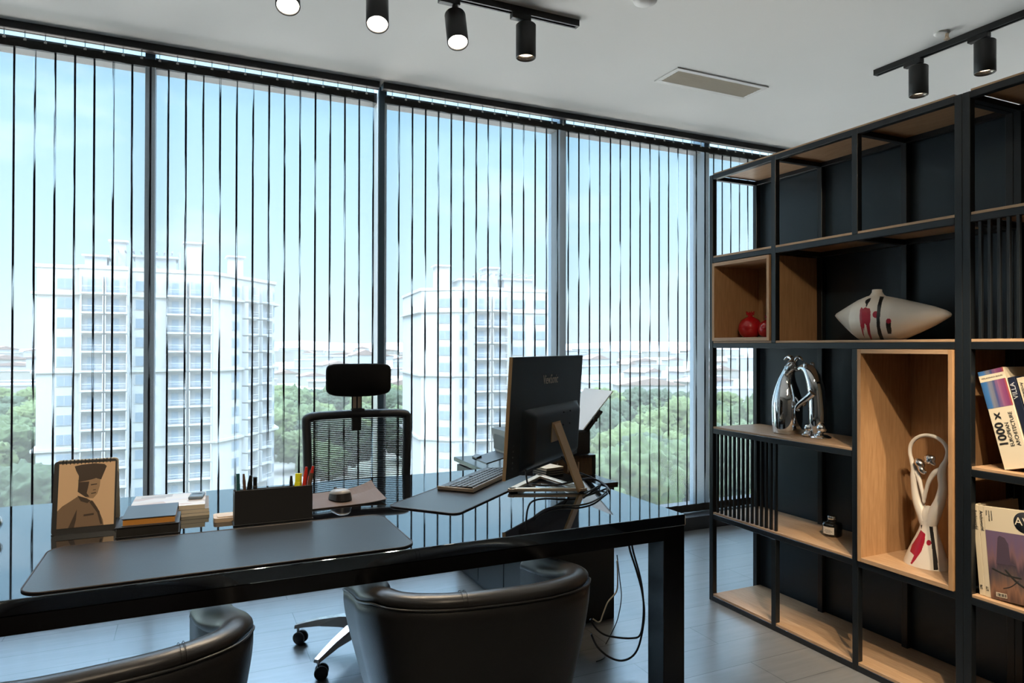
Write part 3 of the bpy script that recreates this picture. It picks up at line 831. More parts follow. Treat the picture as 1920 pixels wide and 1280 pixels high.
t = thing('wooden_block', 'small pale wooden tray poking out left of the black organizer', 'wooden tray', (0.118, 2.365, DT))
M['ply'] = wood('pale_birch', (0.52, 0.38, 0.25), (0.66, 0.52, 0.38), (3, 20, 20))
MB().prism(rounded_rect(0.068, 2.325, 0.19, 2.40, 0.012, 5), 2, DT + 0.0003, DT + 0.013).build('wood_body', 'ply', t)
MB().prism(rounded_rect(0.078, 2.335, 0.185, 2.39, 0.010, 5), 2, DT + 0.0128, DT + 0.0155).build('wood_lid', 'ply', t)

# organizer and its pens
OX0, OX1, OY0, OY1, OH = 0.124, 0.355, 2.258, 2.345, 0.107
t = thing('desk_organizer', 'wide black pen organizer standing behind the long desk pad', 'organizer', ((OX0 + OX1) / 2, (OY0 + OY1) / 2, DT))
th = 0.003
MB().box((OX0, OY0, DT + 0.003), (OX1, OY0 + th, DT + OH), 0.0008, seg=1).build('front_panel', 'plastic', t)
MB().box((OX0, OY1 - th, DT + 0.003), (OX1, OY1, DT + OH * 0.88), 0.0008, seg=1).build('back_panel', 'plastic', t)
for x in (OX0, OX0 + 0.075, OX1 - 0.078, OX1 - th):
    MB().box((x, OY0 + th, DT + 0.003), (x + th, OY1 - th, DT + OH * 0.86), 0.0005, seg=1).build('divider', 'plastic', t)
MB().box((OX0 - 0.004, OY0 - 0.004, DT + 0.0003), (OX1 + 0.002, OY1 + 0.002, DT + 0.0032), 0.001, seg=1).build('base_plate', 'plastic', t)
M['teal'] = pbr('teal_plastic', (0.02, 0.10, 0.11), 0.35)
M['pencil'] = pbr('brown_pencil', (0.10, 0.05, 0.03), 0.5)
M['yellow'] = pbr('yellow_plastic', (0.80, 0.78, 0.02), 0.35)
M['redpl'] = pbr('red_lacquer', (0.55, 0.03, 0.02), 0.3)
M['gold'] = pbr('gold_metal', (0.75, 0.5, 0.2), 0.25, metal=1.0)
def pen(name, label, cat, base, tip, r, body, capm=None, flat=False, clip=None):
    b, tp = Vector(base), Vector(tip)
    t = thing(name, label, cat, b)
    d = tp - b
    if flat:
        X = Matrix.Translation(b) @ d.to_track_quat('Z', 'X').to_matrix().to_4x4(); mb = MB(); mb.xf = X
        mb.box((-r * 1.0, -r * 0.85, 0), (r * 1.0, r * 0.85, d.length * 0.80), 0.0015).build('barrel', body, t)
        mb = MB(); mb.xf = X
        mb.box((-r * 0.92, -r * 0.78, d.length * 0.80), (r * 0.92, r * 0.78, d.length), 0.0015).build('cap', capm or body, t)
        if clip:
            mb = MB(); mb.xf = X
            mb.box((-r * 1.5, -r * 0.3, d.length * 0.72), (-r * 1.0, r * 0.3, d.length * 0.99), 0.0006, seg=1).build('clip', clip, t)
    else:
        MB().cyl(b, b + d * 0.86, r, 12).build('barrel', body, t)
        MB().cyl(b + d * 0.86, tp, r * 0.9, 12, r1=r * 0.62).build('cap', capm or body, t)
        if clip:
            s_ = d.normalized().orthogonal().normalized()
            MB().cyl(b + d * 0.62 + s_ * (r + 0.0012), b + d * 0.97 + s_ * (r + 0.0012), 0.0013, 6).build('clip', clip, t)
    return t
zb = DT + 0.0042
pen('pen', 'teal flat pen at the left end of the organizer', 'pen', (0.138, 2.30, zb), (0.136, 2.315, DT + 0.150), 0.0065, 'teal', flat=True)
pen('pencil', 'dark brown pencil between teal pen and black pen', 'pencil', (0.162, 2.30, zb), (0.153, 2.315, DT + 0.148), 0.0048, 'pencil')
pen('pen', 'shiny black pen with clip leaning right of the brown pencil', 'pen', (0.155, 2.275, zb), (0.172, 2.29, DT + 0.146), 0.0068, 'plastic_g', clip='silver')
pen('binder_clip', 'black clip standing in the organizer right of the pens', 'clip', (0.186, 2.30, zb), (0.186, 2.305, DT + 0.138), 0.0075, 'plastic', flat=True, capm='plastic_g')
pen('pen', 'short black pen left of the yellow highlighter', 'pen', (0.294, 2.30, zb), (0.296, 2.31, DT + 0.132), 0.0056, 'plastic')
pen('highlighter', 'yellow highlighter with black clip standing in the organizer', 'highlighter', (0.312, 2.30, zb), (0.320, 2.315, DT + 0.137), 0.0105, 'yellow', flat=True, clip='plastic', capm='yellow')
pen('pen', 'red pen leaning left of the brown and gold one', 'pen', (0.326, 2.31, zb), (0.344, 2.315, DT + 0.156), 0.0062, 'redpl', capm='redpl', clip='gold')
pen('pen', 'brown pen with gold clip, tallest in the organizer', 'pen', (0.330, 2.285, zb), (0.362, 2.295, DT + 0.161), 0.0062, 'pencil', capm='redpl', clip='gold')
pen('pen', 'low leaning red pen at the right end of the organizer', 'pen', (0.340, 2.318, zb), (0.360, 2.330, DT + 0.142), 0.0056, 'redpl', capm='pencil')

# coaster stack, paperweight
for i in range(4):
    t = thing('coaster', ('square cream coaster on top of the stack under the monitor' if i == 3 else 'square black and gold coaster in the stack under the monitor'), 'coaster', (1.392, 2.612, DT + 0.0003 + i * 0.0092), (0, 0, R(8 + 1.5 * i)), 'coasters stacked behind the monitor stand')
    MB().box((-0.047, -0.047, 0), (0.047, 0.047, 0.0072), 0.001, seg=1).build('slab', 'cream' if i == 3 else 'plastic', t, world=False)
    MB().box((-0.0475, -0.0475, 0.0070), (0.0475, 0.0475, 0.0090), 0.0006, seg=1).build('gilt_edge', 'cream', t, world=False)
t = thing('paperweight', 'round silver paperweight at the far left of the desk', 'paperweight', (-0.520, 2.43, DT))
MB().lathe([(0.0, 0.0), (0.016, 0.0), (0.018, 0.004), (0.012, 0.008), (0.022, 0.016), (0.030, 0.030), (0.031, 0.040), (0.026, 0.054), (0.014, 0.064), (0.0, 0.067)], 28, c=(-0.520, 2.43, DT)).build('ball', 'silver', t)
MB().lathe([(0.0, 0.066), (0.006, 0.066), (0.008, 0.072), (0.0, 0.078)], 16, c=(-0.520, 2.43, DT)).build('knob', 'chrome', t)

# ================================================================ cabinet with printer
t = thing('side_cabinet', 'low black lacquered side cabinet behind the desk below the printer', 'cabinet', (1.64, 3.285, 0))
MB().box((1.43, 2.785, 0.0), (1.845, 3.79, 0.628), 0.002, seg=1).build('body', 'cab', t)
MB().box((1.400, 2.770, 0.628), (1.857, 3.80, 0.652), 0.002, seg=1).build('cabinet_top', 'gloss2', t)
for i in range(3):
    y0 = 2.79 + i * 0.333
    d_ = MB().box((1.414, y0, 0.03), (1.4295, y0 + 0.327, 0.612), 0.0015, seg=1).build('door', 'cab', t)
    MB().box((1.406, y0 + 0.03, 0.46), (1.4142, y0 + 0.042, 0.58), 0.001, seg=1).build('handle', 'dark_alu', d_)

t = thing('printer_stand', 'black open stand with brown inset carrying the printer', 'printer stand', (1.70, 3.13, 0.652))
MB().box((1.52, 2.98, 0.741), (1.862, 3.29, 0.753), 0.001, seg=1).build('stand_top', 'gloss2', t)
MB().box((1.845, 2.98, 0.6523), (1.862, 3.29, 0.741), 0.001, seg=1).box((1.52, 2.98, 0.6523), (1.537, 3.29, 0.741), 0.001, seg=1).build('stand_side', 'plastic', t)
M['walnut'] = wood('brown_inset', (0.13, 0.075, 0.035), (0.20, 0.12, 0.06), (12, 12, 2))
MB().box((1.5372, 2.986, 0.6523), (1.8448, 2.994, 0.7408)).build('inset_panel', 'walnut', t)
for x in (1.64, 1.70, 1.76):
    MB().box((x, 2.981, 0.672), (x + 0.006, 2.9862, 0.722), 0.001, seg=1).build('pull', 'bronze_l', t)

t = thing('printer', 'dark grey inkjet printer with open output tray behind the monitor', 'printer', (1.62, 3.14, 0.7533))
M['printer_g'] = pbr('printer_grey', (0.055, 0.065, 0.07), 0.4)
mb = MB()
mb.prism([(1.415, 0.878), (1.80, 0.878), (1.833, 0.868), (1.833, 0.7545), (1.44, 0.7545)], 1, 3.0, 3.285).build('body', 'printer_g', t)
MB().box((1.418, 3.03, 0.775), (1.4365, 3.255, 0.848), 0.002, seg=1).build('output_slot', 'plastic', t)
MB().box((1.74, 2.9975, 0.757), (1.832, 3.0003, 0.867)).build('side_panel', 'plastic', t)
MB().prism([(1.300, 0.728), (1.425, 0.757), (1.425, 0.763), (1.300, 0.735)], 1, 3.07, 3.25).build('output_tray', 'printer_g', t)
MB().prism([(1.300, 0.728), (1.330, 0.737), (1.326, 0.752), (1.300, 0.742)], 1, 3.20, 3.26).build('tray_stop', 'printer_g', t)
mb = MB()
mb.prism([(1.808, 0.860), (1.908, 0.972), (1.918, 0.965), (1.820, 0.856)], 1, 3.00, 3.285).build('paper_support', 'plastic', t)
MB().box((1.856, 2.990, 0.918), (1.880, 3.003, 0.943), 0.002, seg=1).build('paper_guide', 'plastic', t)
t = thing('paper_sheet', 'white paper sheets standing in the printer feeder', 'paper', (1.80, 3.14, 0.872))
MB().prism([(1.797, 0.876), (1.979, 1.070), (1.9835, 1.067), (1.8015, 0.873)], 1, 3.004, 3.281).build('sheet', 'white', t)

# ================================================================ cables
def cable(label, pts, r, m, group='cables under the desk', name='cable'):
    b = Vector(pts[0])
    o = MB().tube([Vector(p) for p in pts], r, n=8, k=8).build(name, m)
    return tag(o, label, 'cable', group)
def P(y): return lambda px, py: at(px, py, 1, y)
p = P(2.30)
cable('black cable hanging under the desk into the lower loop', [p(1178, 1004), p(1181, 1030), p(1193, 1068), p(1204, 1110), p(1208, 1150), p(1204, 1185), p(1196, 1215), p(1183, 1232), p(1163, 1238), p(1140, 1230), p(1120, 1212), p(1108, 1188)], 0.0042, 'cable')
p = P(2.33)
cable('black cable hanging under the desk into the upper loop', [p(1183, 1004), p(1187, 1032), p(1200, 1080), p(1206, 1120), p(1206, 1160), p(1200, 1190), p(1185, 1196), p(1160, 1195), p(1135, 1190), p(1118, 1178), p(1107, 1160)], 0.0040, 'cable')
p = P(2.55)
cable('thin pale cable hanging beside the cabinet end', [p(1157, 1050), p(1158, 1080), p(1156, 1108), p(1140, 1128), p(1131, 1150), p(1124, 1166), p(1112, 1160)], 0.0032, 'cable_w')
cable('thin black cable dropping to the floor beside the cabinet', [p(1157, 1040), p(1162, 1085), p(1165, 1120), p(1158, 1160), p(1145, 1190), p(1134, 1212), at(1133, 1232, 2, 0.004), at(1118, 1240, 2, 0.004)], 0.0022, 'cable')
def on(px, py, z_=0.7545): return at(px, py, 2, z_)
cable('black monitor cable sagging from the screen bottom over the stand foot', [XM @ Vector((0.13, 0.02, 0.014)), on(989, 905, 0.800), on(998, 908, 0.782), on(1020, 910, 0.775), on(1050, 908, 0.778), on(1080, 901, 0.785), on(1105, 897, 0.782), on(1124, 902, 0.770), on(1137, 911, 0.7560), on(1143, 921, 0.7545)], 0.0036, 'cable', 'cables on the desk')
cable('short black cable running from the stand hinge to the desk edge', [on(1094, 925, 0.758), on(1108, 919), on(1122, 911), on(1127, 905)], 0.0034, 'cable', 'cables on the desk')
cable('black power cable curving round the stand back towards the visitor side', [XM @ Vector((0.47, 0.02, 0.014)), on(1075, 881, 0.795), on(1095, 889, 0.785), on(1118, 899, 0.772), on(1138, 914, 0.7600), on(1132, 926), on(1112, 940), on(1085, 947), on(1050, 948), on(1022, 955), on(1002, 968)], 0.0032, 'cable', 'cables on the desk')

# ================================================================ office chair
CX, CY = 0.700, 2.965
t = thing('office_chair', 'black mesh office chair with headrest behind the desk', 'office chair', (CX, CY, 0))
YBK = 3.20
def bk(u, z):   # curved plane of the back, u in -1..1
    return YBK + 0.035 * (1 - u * u) - 0.02 + 0.06 * ((z - 0.75) / 0.3) ** 2 * 0.3
ZB0, ZB1 = 0.50, 0.978
def hw(z): return 0.221 + 0.012 * (z - 0.5) / 0.48
xc = 0.705
# frame: rounded ring of bars
path = []
for s_ in (-1, 1):
    zz = [ZB0, 0.6, 0.7, 0.8, 0.9, ZB1 - 0.03, ZB1]
    pts = [(xc + s_ * (hw(z_) - (0.0 if z_ < ZB1 else 0.014)), bk(1, z_), z_) for z_ in zz]
    path.append(pts)
loop = path[0] + [(xc - 0.1, bk(0.5, ZB1) , ZB1 + 0.004), (xc, bk(0, ZB1), ZB1 + 0.004), (xc + 0.1, bk(0.5, ZB1), ZB1 + 0.004)] + path[1][::-1]
loop += [(xc + 0.1, bk(0.5, ZB0), ZB0 - 0.01), (xc - 0.1, bk(0.5, ZB0), ZB0 - 0.01), loop[0]]
MB().tube(loop, 0.020, n=12, k=5, flat=1.35, ref=(0, 1, 0.001), cap=False).build('back_frame', 'plastic', t)
mb = MB()
nb_ = 52
for i in range(nb_):
    z_ = ZB0 + 0.02 + i * (ZB1 - ZB0 - 0.04) / (nb_ - 1)
    w_ = hw(z_) - 0.004
    mb.tube([(xc + u * w_, bk(u, z_), z_) for u in (-1, -0.6, -0.2, 0.2, 0.6, 1)], 0.0022, n=5, k=2)
for x_ in [xc + q * 0.205 for q in (-0.93, -0.90, 0.90, 0.93)]:
    mb.cyl((x_, bk(0.9, 0.5), ZB0), (x_, bk(0.9, 0.97), ZB1), 0.0013, 5)
mb.build('back_mesh', 'fabric', t)
MB().box((xc - 0.022, YBK + 0.018, 0.905), (xc + 0.022, YBK + 0.038, ZB1 + 0.01), 0.004).build('headrest_mount', 'plastic', t)
MB().box((xc - 0.024, YBK + 0.008, ZB1 + 0.014), (xc + 0.036, YBK + 0.045, ZB1 + 0.030), 0.004).build('headrest_collar', 'plastic', t)
MB().box((xc - 0.024, YBK + 0.018, 0.99), (xc + 0.024, YBK + 0.024, 1.10), 0.001, seg=1).build('headrest_stem', 'plastic', t)
MB().box((xc - 0.019, YBK + 0.0155, 1.01), (xc - 0.003, YBK + 0.0178, 1.08)).box((xc + 0.004, YBK + 0.0155, 1.01), (xc + 0.019, YBK + 0.0178, 1.08)).build('stem_insert', 'bronze_l', t)['label'] = 'copper reflecting stem inserts'
def hr(u, v):
    a = 2 * math.pi * u
    n_ = 7.0
    ca, sa = math.cos(a), math.sin(a)
    r = (abs(ca) ** n_ + abs(sa) ** n_) ** (-1 / n_)
    x = 0.150 * r * ca; z = 0.072 * r * sa
    k = math.sin(math.pi * v) ** 0.38 if 0 < v < 1 else 0.0
    k = 0.90 + 0.10 * k
    y = 0.05 * (v - 0.5) * 1.0
    if v in (0.0,) : k = 0.0 if False else k
    return (xc + 0.003 + x * k, YBK - 0.005 + y + 0.25 * (x * k) ** 2 * -1 + 0.0, 1.147 + z * k - 0.010 * (1 - (x / 0.15) ** 2) * (1 if z < 0 else 0.1))
mb = MB(); mb.grid(hr, 56, 8, close_u=True)
bmesh.ops.holes_fill(mb.bm, edges=[e for e in mb.bm.edges if e.is_boundary], sides=0)
mb.build('headrest', 'fabric', t)
# seat, mechanism
def seat(u, v):
    a = 2 * math.pi * u; n_ = 4.0
    ca, sa = math.cos(a), math.sin(a)
    r = (abs(ca) ** n_ + abs(sa) ** n_) ** (-1 / n_)
    k = {0: 0.0, 1: 0.90, 2: 0.985, 3: 1.0, 4: 0.97, 5: 0.85, 6: 0.0}[round(v * 6)]
    h = {0: 0.0, 1: 0.0, 2: 0.012, 3: 0.035, 4: 0.058, 5: 0.068, 6: 0.066}[round(v * 6)]
    return (CX + 0.245 * r * ca * k, CY - 0.055 + 0.250 * r * sa * k, 0.418 + h)
MB().grid(seat, 48, 6, close_u=True).build('seat', 'fabric', t)
MB().box((CX - 0.09, CY - 0.13, 0.372), (CX + 0.09, CY + 0.12, 0.420), 0.01).build('mechanism', 'plastic', t)
MB().box((CX - 0.05, CY + 0.10, 0.385), (CX + 0.05, CY + 0.31, 0.412), 0.008).box((CX - 0.05, CY + 0.262, 0.40), (CX + 0.05, CY + 0.285, 0.60), 0.006).build('back_bracket', 'plastic', t)
MB().tube([(CX - 0.05, CY - 0.10, 0.400), (CX - 0.17, CY - 0.16, 0.392), (CX - 0.20, CY - 0.18, 0.384), (CX - 0.235, CY - 0.20, 0.372)], [0.007, 0.008, 0.016, 0.014], n=8).build('lever', 'plastic', t)
MB().tube([(CX + 0.05, CY - 0.14, 0.400), (CX + 0.10, CY - 0.20, 0.392), (CX + 0.125, CY - 0.23, 0.382), (CX + 0.15, CY - 0.25, 0.368)], [0.007, 0.008, 0.016, 0.013], n=8).build('lever', 'plastic', t)
MB().cyl((CX, CY, 0.085), (CX, CY, 0.26), 0.030, 20).cyl((CX, CY, 0.25), (CX, CY, 0.375), 0.016, 20).build('gas_lift', 'plastic', t)
MB().lathe([(0.0, 0.075), (0.045, 0.075), (0.05, 0.10), (0.045, 0.135), (0.0, 0.14)], 28, c=(CX, CY, 0)).build('hub', 'polished', t)
BR = 0.315
for i in range(5):
    a = R(148 + 72 * i); d = Vector((math.cos(a), math.sin(a), 0)); e = Vector((-d.y, d.x, 0)); c0 = Vector((CX, CY, 0))
    mb = MB(); secs = []
    for s_, wdt, zt, zb_ in ((0.03, 0.030, 0.138, 0.085), (0.12, 0.026, 0.132, 0.090), (0.22, 0.020, 0.112, 0.086), (0.29, 0.016, 0.092, 0.074), (BR + 0.012, 0.013, 0.080, 0.066)):
        q = c0 + d * s_
        secs.append([mb.v(q + e * x_ + Vector((0, 0, z_))) for x_, z_ in ((-wdt, zb_), (-wdt * 0.75, zt), (wdt * 0.75, zt), (wdt, zb_))])
    for A, B in zip(secs, secs[1:]):
        for j in range(4): mb.face([A[j], A[(j + 1) % 4], B[(j + 1) % 4], B[j]], 0, False)
    mb.face(secs[0]); mb.face(secs[-1][::-1])
    arm = mb.build('base_arm', 'polished', t)
    q = c0 + d * BR; ca = a + R(35 if i % 2 else 80)
    wx = Vector((math.cos(ca), math.sin(ca), 0))
    w0 = q + Vector((-wx.y, wx.x, 0)) * 0.012
    mb = MB()
    for s_ in (-1, 1):
        cen = w0 + wx * (0.014 * s_) + Vector((0, 0, 0.0275))
        X = Matrix.Translation(cen) @ wx.to_track_quat('Z', 'Y').to_matrix().to_4x4()
        mb.lathe([(0.0, -0.009), (0.022, -0.009), (0.0268, -0.005), (0.0268, 0.005), (0.022, 0.009), (0.0, 0.009)], 24, xf=X)
    mb.build('caster', 'plastic', t)
    MB().cyl(q + Vector((0, 0, 0.040)), q + Vector((0, 0, 0.068)), 0.006, 10).build('caster_stem', 'polished', arm)

# ================================================================ visitor chairs
def tub_chair(label, cx, cy, ang, seam):
    t = thing('visitor_chair', label, 'chair', (cx, cy, 0), (0, 0, R(ang)), 'black leather visitor chairs at the desk')
    HWD, DEP = 0.325, 0.52      # half width, depth; back at local y = 0, arms run to +y
    def plan(s, inset=0.0):
        # s from 0 (left arm front) to 1 (right arm front)
        pts = []
        w = HWD - inset
        L1 = 0.30; a_r = 0.22
        P_ = [(-w - 0.012, DEP), (-w, 0.36), (-w + 0.004, 0.20 + inset * 0.2), (-w + 0.055, 0.075 + inset * 0.7), (-w * 0.48, 0.012 + inset), (0, 0.0 + inset), (w * 0.48, 0.012 + inset), (w - 0.055, 0.075 + inset * 0.7), (w - 0.004, 0.20 + inset * 0.2), (w, 0.36), (w + 0.012, DEP)]
        C_ = catmull([(p_[0], p_[1], 0) for p_ in P_], 8)
        f = s * (len(C_) - 1); i = min(int(f), len(C_) - 2); g = f - i
        q = C_[i].lerp(C_[i + 1], g)
        return q.x, q.y
    def top(s):
        b = abs(s - 0.5) * 2
        return 0.690 - 0.018 * max(0, b - 0.25) - 0.085 * max(0, b - 0.48) / 0.52
    def TH(s):
        b = min(1.0, max(0.0, (abs(s - 0.5) * 2 - 0.40) / 0.42)); b = b * b * (3 - 2 * b)
        return 0.058 + 0.046 * b
    outer = [(0.16, 0.72), (0.28, 0.79), (0.38, 0.86), (0.46, 0.915), (0.53, 0.96), (0.59, 0.99), (0.63, 1.0), (1.0, 1.0)]
    def fo(u, v):
        k = v * (len(outer) - 1); i = min(int(k), len(outer) - 2); g = k - i
        z_ = outer[i][0] + (outer[i + 1][0] - outer[i][0]) * g; sc_ = outer[i][1] + (outer[i + 1][1] - outer[i][1]) * g
        x, y = plan(u)
        tz = top(u) - 0.028
        zz = min(z_ * tz / 0.66 if z_ < 0.99 else tz, tz)
        return (x * sc_, 0.26 + (y - 0.26) * sc_, zz)
    MB().grid(fo, 80, 12).build('outer_shell', 'leather', t, world=False, normals=False)
    def fi(u, v):
        x, y = plan(u, TH(u)); tz = top(u) - 0.025
        return (x, y, 0.40 + (tz - 0.40) * v)
    MB().grid(fi, 80, 6).build('inner_shell', 'leather', t, world=False, normals=False)
    mid = [(*plan(i / 60, TH(i / 60) / 2), top(i / 60) - 0.022) for i in range(61)]
    MB().tube(mid, [TH(i / 60) / 2 + 0.001 for i in range(61)], n=20, smooth_path=False, flat=0.68, ref=(0, 0, 1)).build('rim_roll', 'leather_rim', t, world=False)
    pip = [(plan(i / 60, -0.001)[0], plan(i / 60, -0.001)[1], top(i / 60) - 0.031) for i in range(61)]
    MB().tube(pip, 0.0026, n=6, smooth_path=False).build('piping', 'leather_rim', t, world=False)
    for s0 in (seam,):
        mb = MB()
        for ds in (-0.004, 0.004):
            x, y = plan(s0 + ds, TH(s0) / 2); z_ = top(s0) - 0.022
            nx, ny = 0.0, 1.0
            mb.tube([(x, y + 0.0315 * math.cos(R(a_)), z_ + 0.0250 * math.sin(R(a_))) for a_ in range(-20, 201, 20)], 0.0007, n=5, smooth_path=False)
        mb.build('seam', 'leather', t, world=False)
    def st(u, v):
        a = 2 * math.pi * u; n_ = 3.0
        ca, sa = math.cos(a), math.sin(a); r = (abs(ca) ** n_ + abs(sa) ** n_) ** (-1 / n_)
        k = [0.0, 0.93, 1.0, 1.0, 0.94, 0.0][round(v * 5)]; h = [0.33, 0.33, 0.35, 0.43, 0.455, 0.465][round(v * 5)]
        return (0.255 * r * ca * k, 0.30 + 0.23 * r * sa * k, h)
    MB().grid(st, 40, 5, close_u=True).build('seat_cushion', 'leather', t, world=False)
    MB().lathe([(0, 0.145), (0.245, 0.145), (0.25, 0.16), (0.25, 0.33), (0, 0.33)], 40, c=(0, 0.27, 0), sy=0.92).build('seat_base', 'leather', t, world=False)
    for sx_ in (-1, 1):
        for y_ in (0.10, 0.44):
            MB().cyl((sx_ * 0.19, y_, 0.0), (sx_ * 0.175, 0.27 + (y_ - 0.27) * 0.9, 0.15), 0.014, 12, r1=0.018).build('leg', 'plastic', t, world=False)
    return t
tub_chair('black leather tub chair at the middle of the desk, in front of the monitor', 0.700, 1.560, -6.5, 0.44)
tub_chair('black leather tub chair at the left, cut by the picture edge', -0.147, 1.500, 9.0, 0.60)

# ================================================================ ceiling fittings
KC = (CEIL - EYE) / 1.62     # ceiling scale used when measuring
def track(label, a, b, w=0.034, h=0.030):
    t = thing('lighting_track', label, 'track', ((a[0] + b[0]) / 2, (a[1] + b[1]) / 2, CEIL), group='ceiling lighting tracks')
    a, b = Vector((*a, CEIL)), Vector((*b, CEIL)); d = (b - a).normalized(); s_ = Vector((-d.y, d.x, 0)); L = (b - a).length
    X = Matrix(((d.x, s_.x, 0, a.x), (d.y, s_.y, 0, a.y), (0, 0, 1, CEIL), (0, 0, 0, 1)))
    mb = MB(); mb.xf = X
    mb.box((0, -w / 2, -h), (L, -w * 0.22, 0)).box((0, w * 0.22, -h), (L, w / 2, 0)).box((0, -w * 0.22, -h * 0.45), (L, w * 0.22, 0)).build('rail_profile', 'spot', t)
    mb = MB(); mb.xf = X
    mb.box((-0.012, -w / 2, -h), (0.0, w / 2, 0)).box((L, -w / 2, -h), (L + 0.012, w / 2, 0)).build('end_cap', 'spot', t)
    return t
TY = 2.835
track('black ceiling track carrying four spotlights near the window', (-0.35, TY), (1.655, TY))
TX = 3.475
track('black ceiling track above the shelf at the right', (TX, 0.6), (TX, 2.615))
def spotlight(label, p, aim, lampm, energy, d=0.092, L=0.155, drop=0.0, along='x', group='black track spotlights', size=None, color=(1.0, 0.80, 0.56), blend=0.6, cone=62):
    """p: point on the track underside; aim: direction of the beam"""
    t = thing('track_spotlight', label, 'spotlight', (p[0], p[1], CEIL - 0.030), group=group)
    ax = Vector((1, 0, 0)) if along == 'x' else Vector((0, 1, 0))
    s_ = Vector((-ax.y, ax.x, 0))
    pz = Vector((p[0], p[1], CEIL - 0.030))
    X = Matrix(((ax.x, s_.x, 0, pz.x), (ax.y, s_.y, 0, pz.y), (0, 0, 1, pz.z), (0, 0, 0, 1)))
    sg = -1 if along == 'x' else 1
    mb = MB(); mb.xf = X
    mb.box((-0.020 if sg > 0 else -0.075, -0.016, -0.026), (0.075 if sg > 0 else 0.020, 0.016, 0.0), 0.002, seg=1).build('adapter', 'spot', t)
    piv = pz + Vector((0, 0, -0.034 - drop))
    MB().cyl(pz + Vector((0, 0, -0.026)), piv, 0.013, 16).build('stem', 'spot', t)
    a = Vector(aim).normalized()
    Q = Matrix.Translation(piv + Vector((0, 0, -0.006))) @ a.to_track_quat('Z', 'Y').to_matrix().to_4x4()
    r = d / 2
    mb = MB(); mb.xf = Q
    mb.lathe([(0, 0), (r - 0.004, 0), (r, 0.004), (r, L - 0.002), (r - 0.002, L), (r - 0.004, L), (r - 0.0045, L - 0.010)], 40).build('housing', 'spot', t)
    mb = MB(); mb.xf = Q
    mb.lathe([(r - 0.0045, L - 0.010), (r * 0.86, L - 0.014), (r * 0.80, L - 0.024)], 40).build('reflector_ring', 'spot_in', t)
    mb = MB(); mb.xf = Q
    mb.lathe([(r * 0.82, L - 0.022), (0.0, L - 0.018)], 32).build('lamp_face', lampm, t)
    ld = bpy.data.lights.new('spot_beam', 'SPOT'); ld.energy = energy; ld.color = color; ld.spot_size = R(cone); ld.spot_blend = blend; ld.shadow_soft_size = 0.03
    lo = bpy.data.objects.new('spot_beam', ld); col.objects.link(lo)
    lo.parent = t
    wp = Q @ Vector((0, 0, L + 0.004))
    lo.location = wp - pz
    lo.rotation_euler = (-a).to_track_quat('Z', 'Y').to_euler()
    return t
spotlight('black track spotlight at the left of the lit four, aimed outward', (0.340, TY), (-0.04, -0.50, -1), 'lamp', 30, L=0.165, drop=0.025)
spotlight('lit black track spotlight second from the left', (0.700, TY), (-0.11, -0.48, -1), 'lamp', 30, L=0.165, drop=0.025)
spotlight('lit black track spotlight tilted towards the right', (1.045, TY), (-0.07, -0.44, -1), 'lamp', 30, L=0.165, drop=0.028)
spotlight('black track spotlight hanging straight down at the track end', (1.392, TY), (0.0, -0.0, -1), 'lamp_dim', 25)
spotlight('black track spotlight nearest the tip of the track above the shelf', (TX, 2.375), (-0.0, 0, -1), 'lamp_dim', 15, along='y')
spotlight('larger looking black track spotlight by the sprinkler above the shelf', (TX, 2.040), (-0.0, 0, -1), 'lamp_dim', 15, along='y')
# a second row of the same fittings over the visitor side, above and behind the viewpoint
track('black ceiling track over the visitor side', (-0.4, 0.35), (2.0, 0.35))
for x, aim, en, cn_ in ((-0.2, (-0.06, 2.05, -1.85), 75, 40), (0.2, (0.1, 1.3, -2.0), 26, 60), (0.5, (2.08, 2.30, -1.28), 42, 26), (0.8, (1.78, 1.62, -1.25), 14, 46), (1.15, (1.42, 1.36, -2.15), 150, 29), (1.5, (0.98, 1.15, -2.45), 110, 34), (1.9, (0.55, 1.06, -1.85), 170, 31)):
    spotlight('black track spotlight over the visitor side', (x, 0.35), aim, 'lamp_dim', en, group='spotlights over the visitor side', cone=cn_)
for x in (-1.6, -0.4, 0.8, 2.0, 3.6, 4.8):  # added out-of-view spotlights; their bounce off the rear wall fills the room
    spotlight('black track spotlight added out of view as fill off the rear wall', (x, -1.9), (0, -0.75, -1), 'lamp_dim', 10, group='added unseen fill spotlights at the rear wall', cone=95)
track('black ceiling track added out of view for the rear fill spotlights', (-2.0, -1.9), (5.2, -1.9))

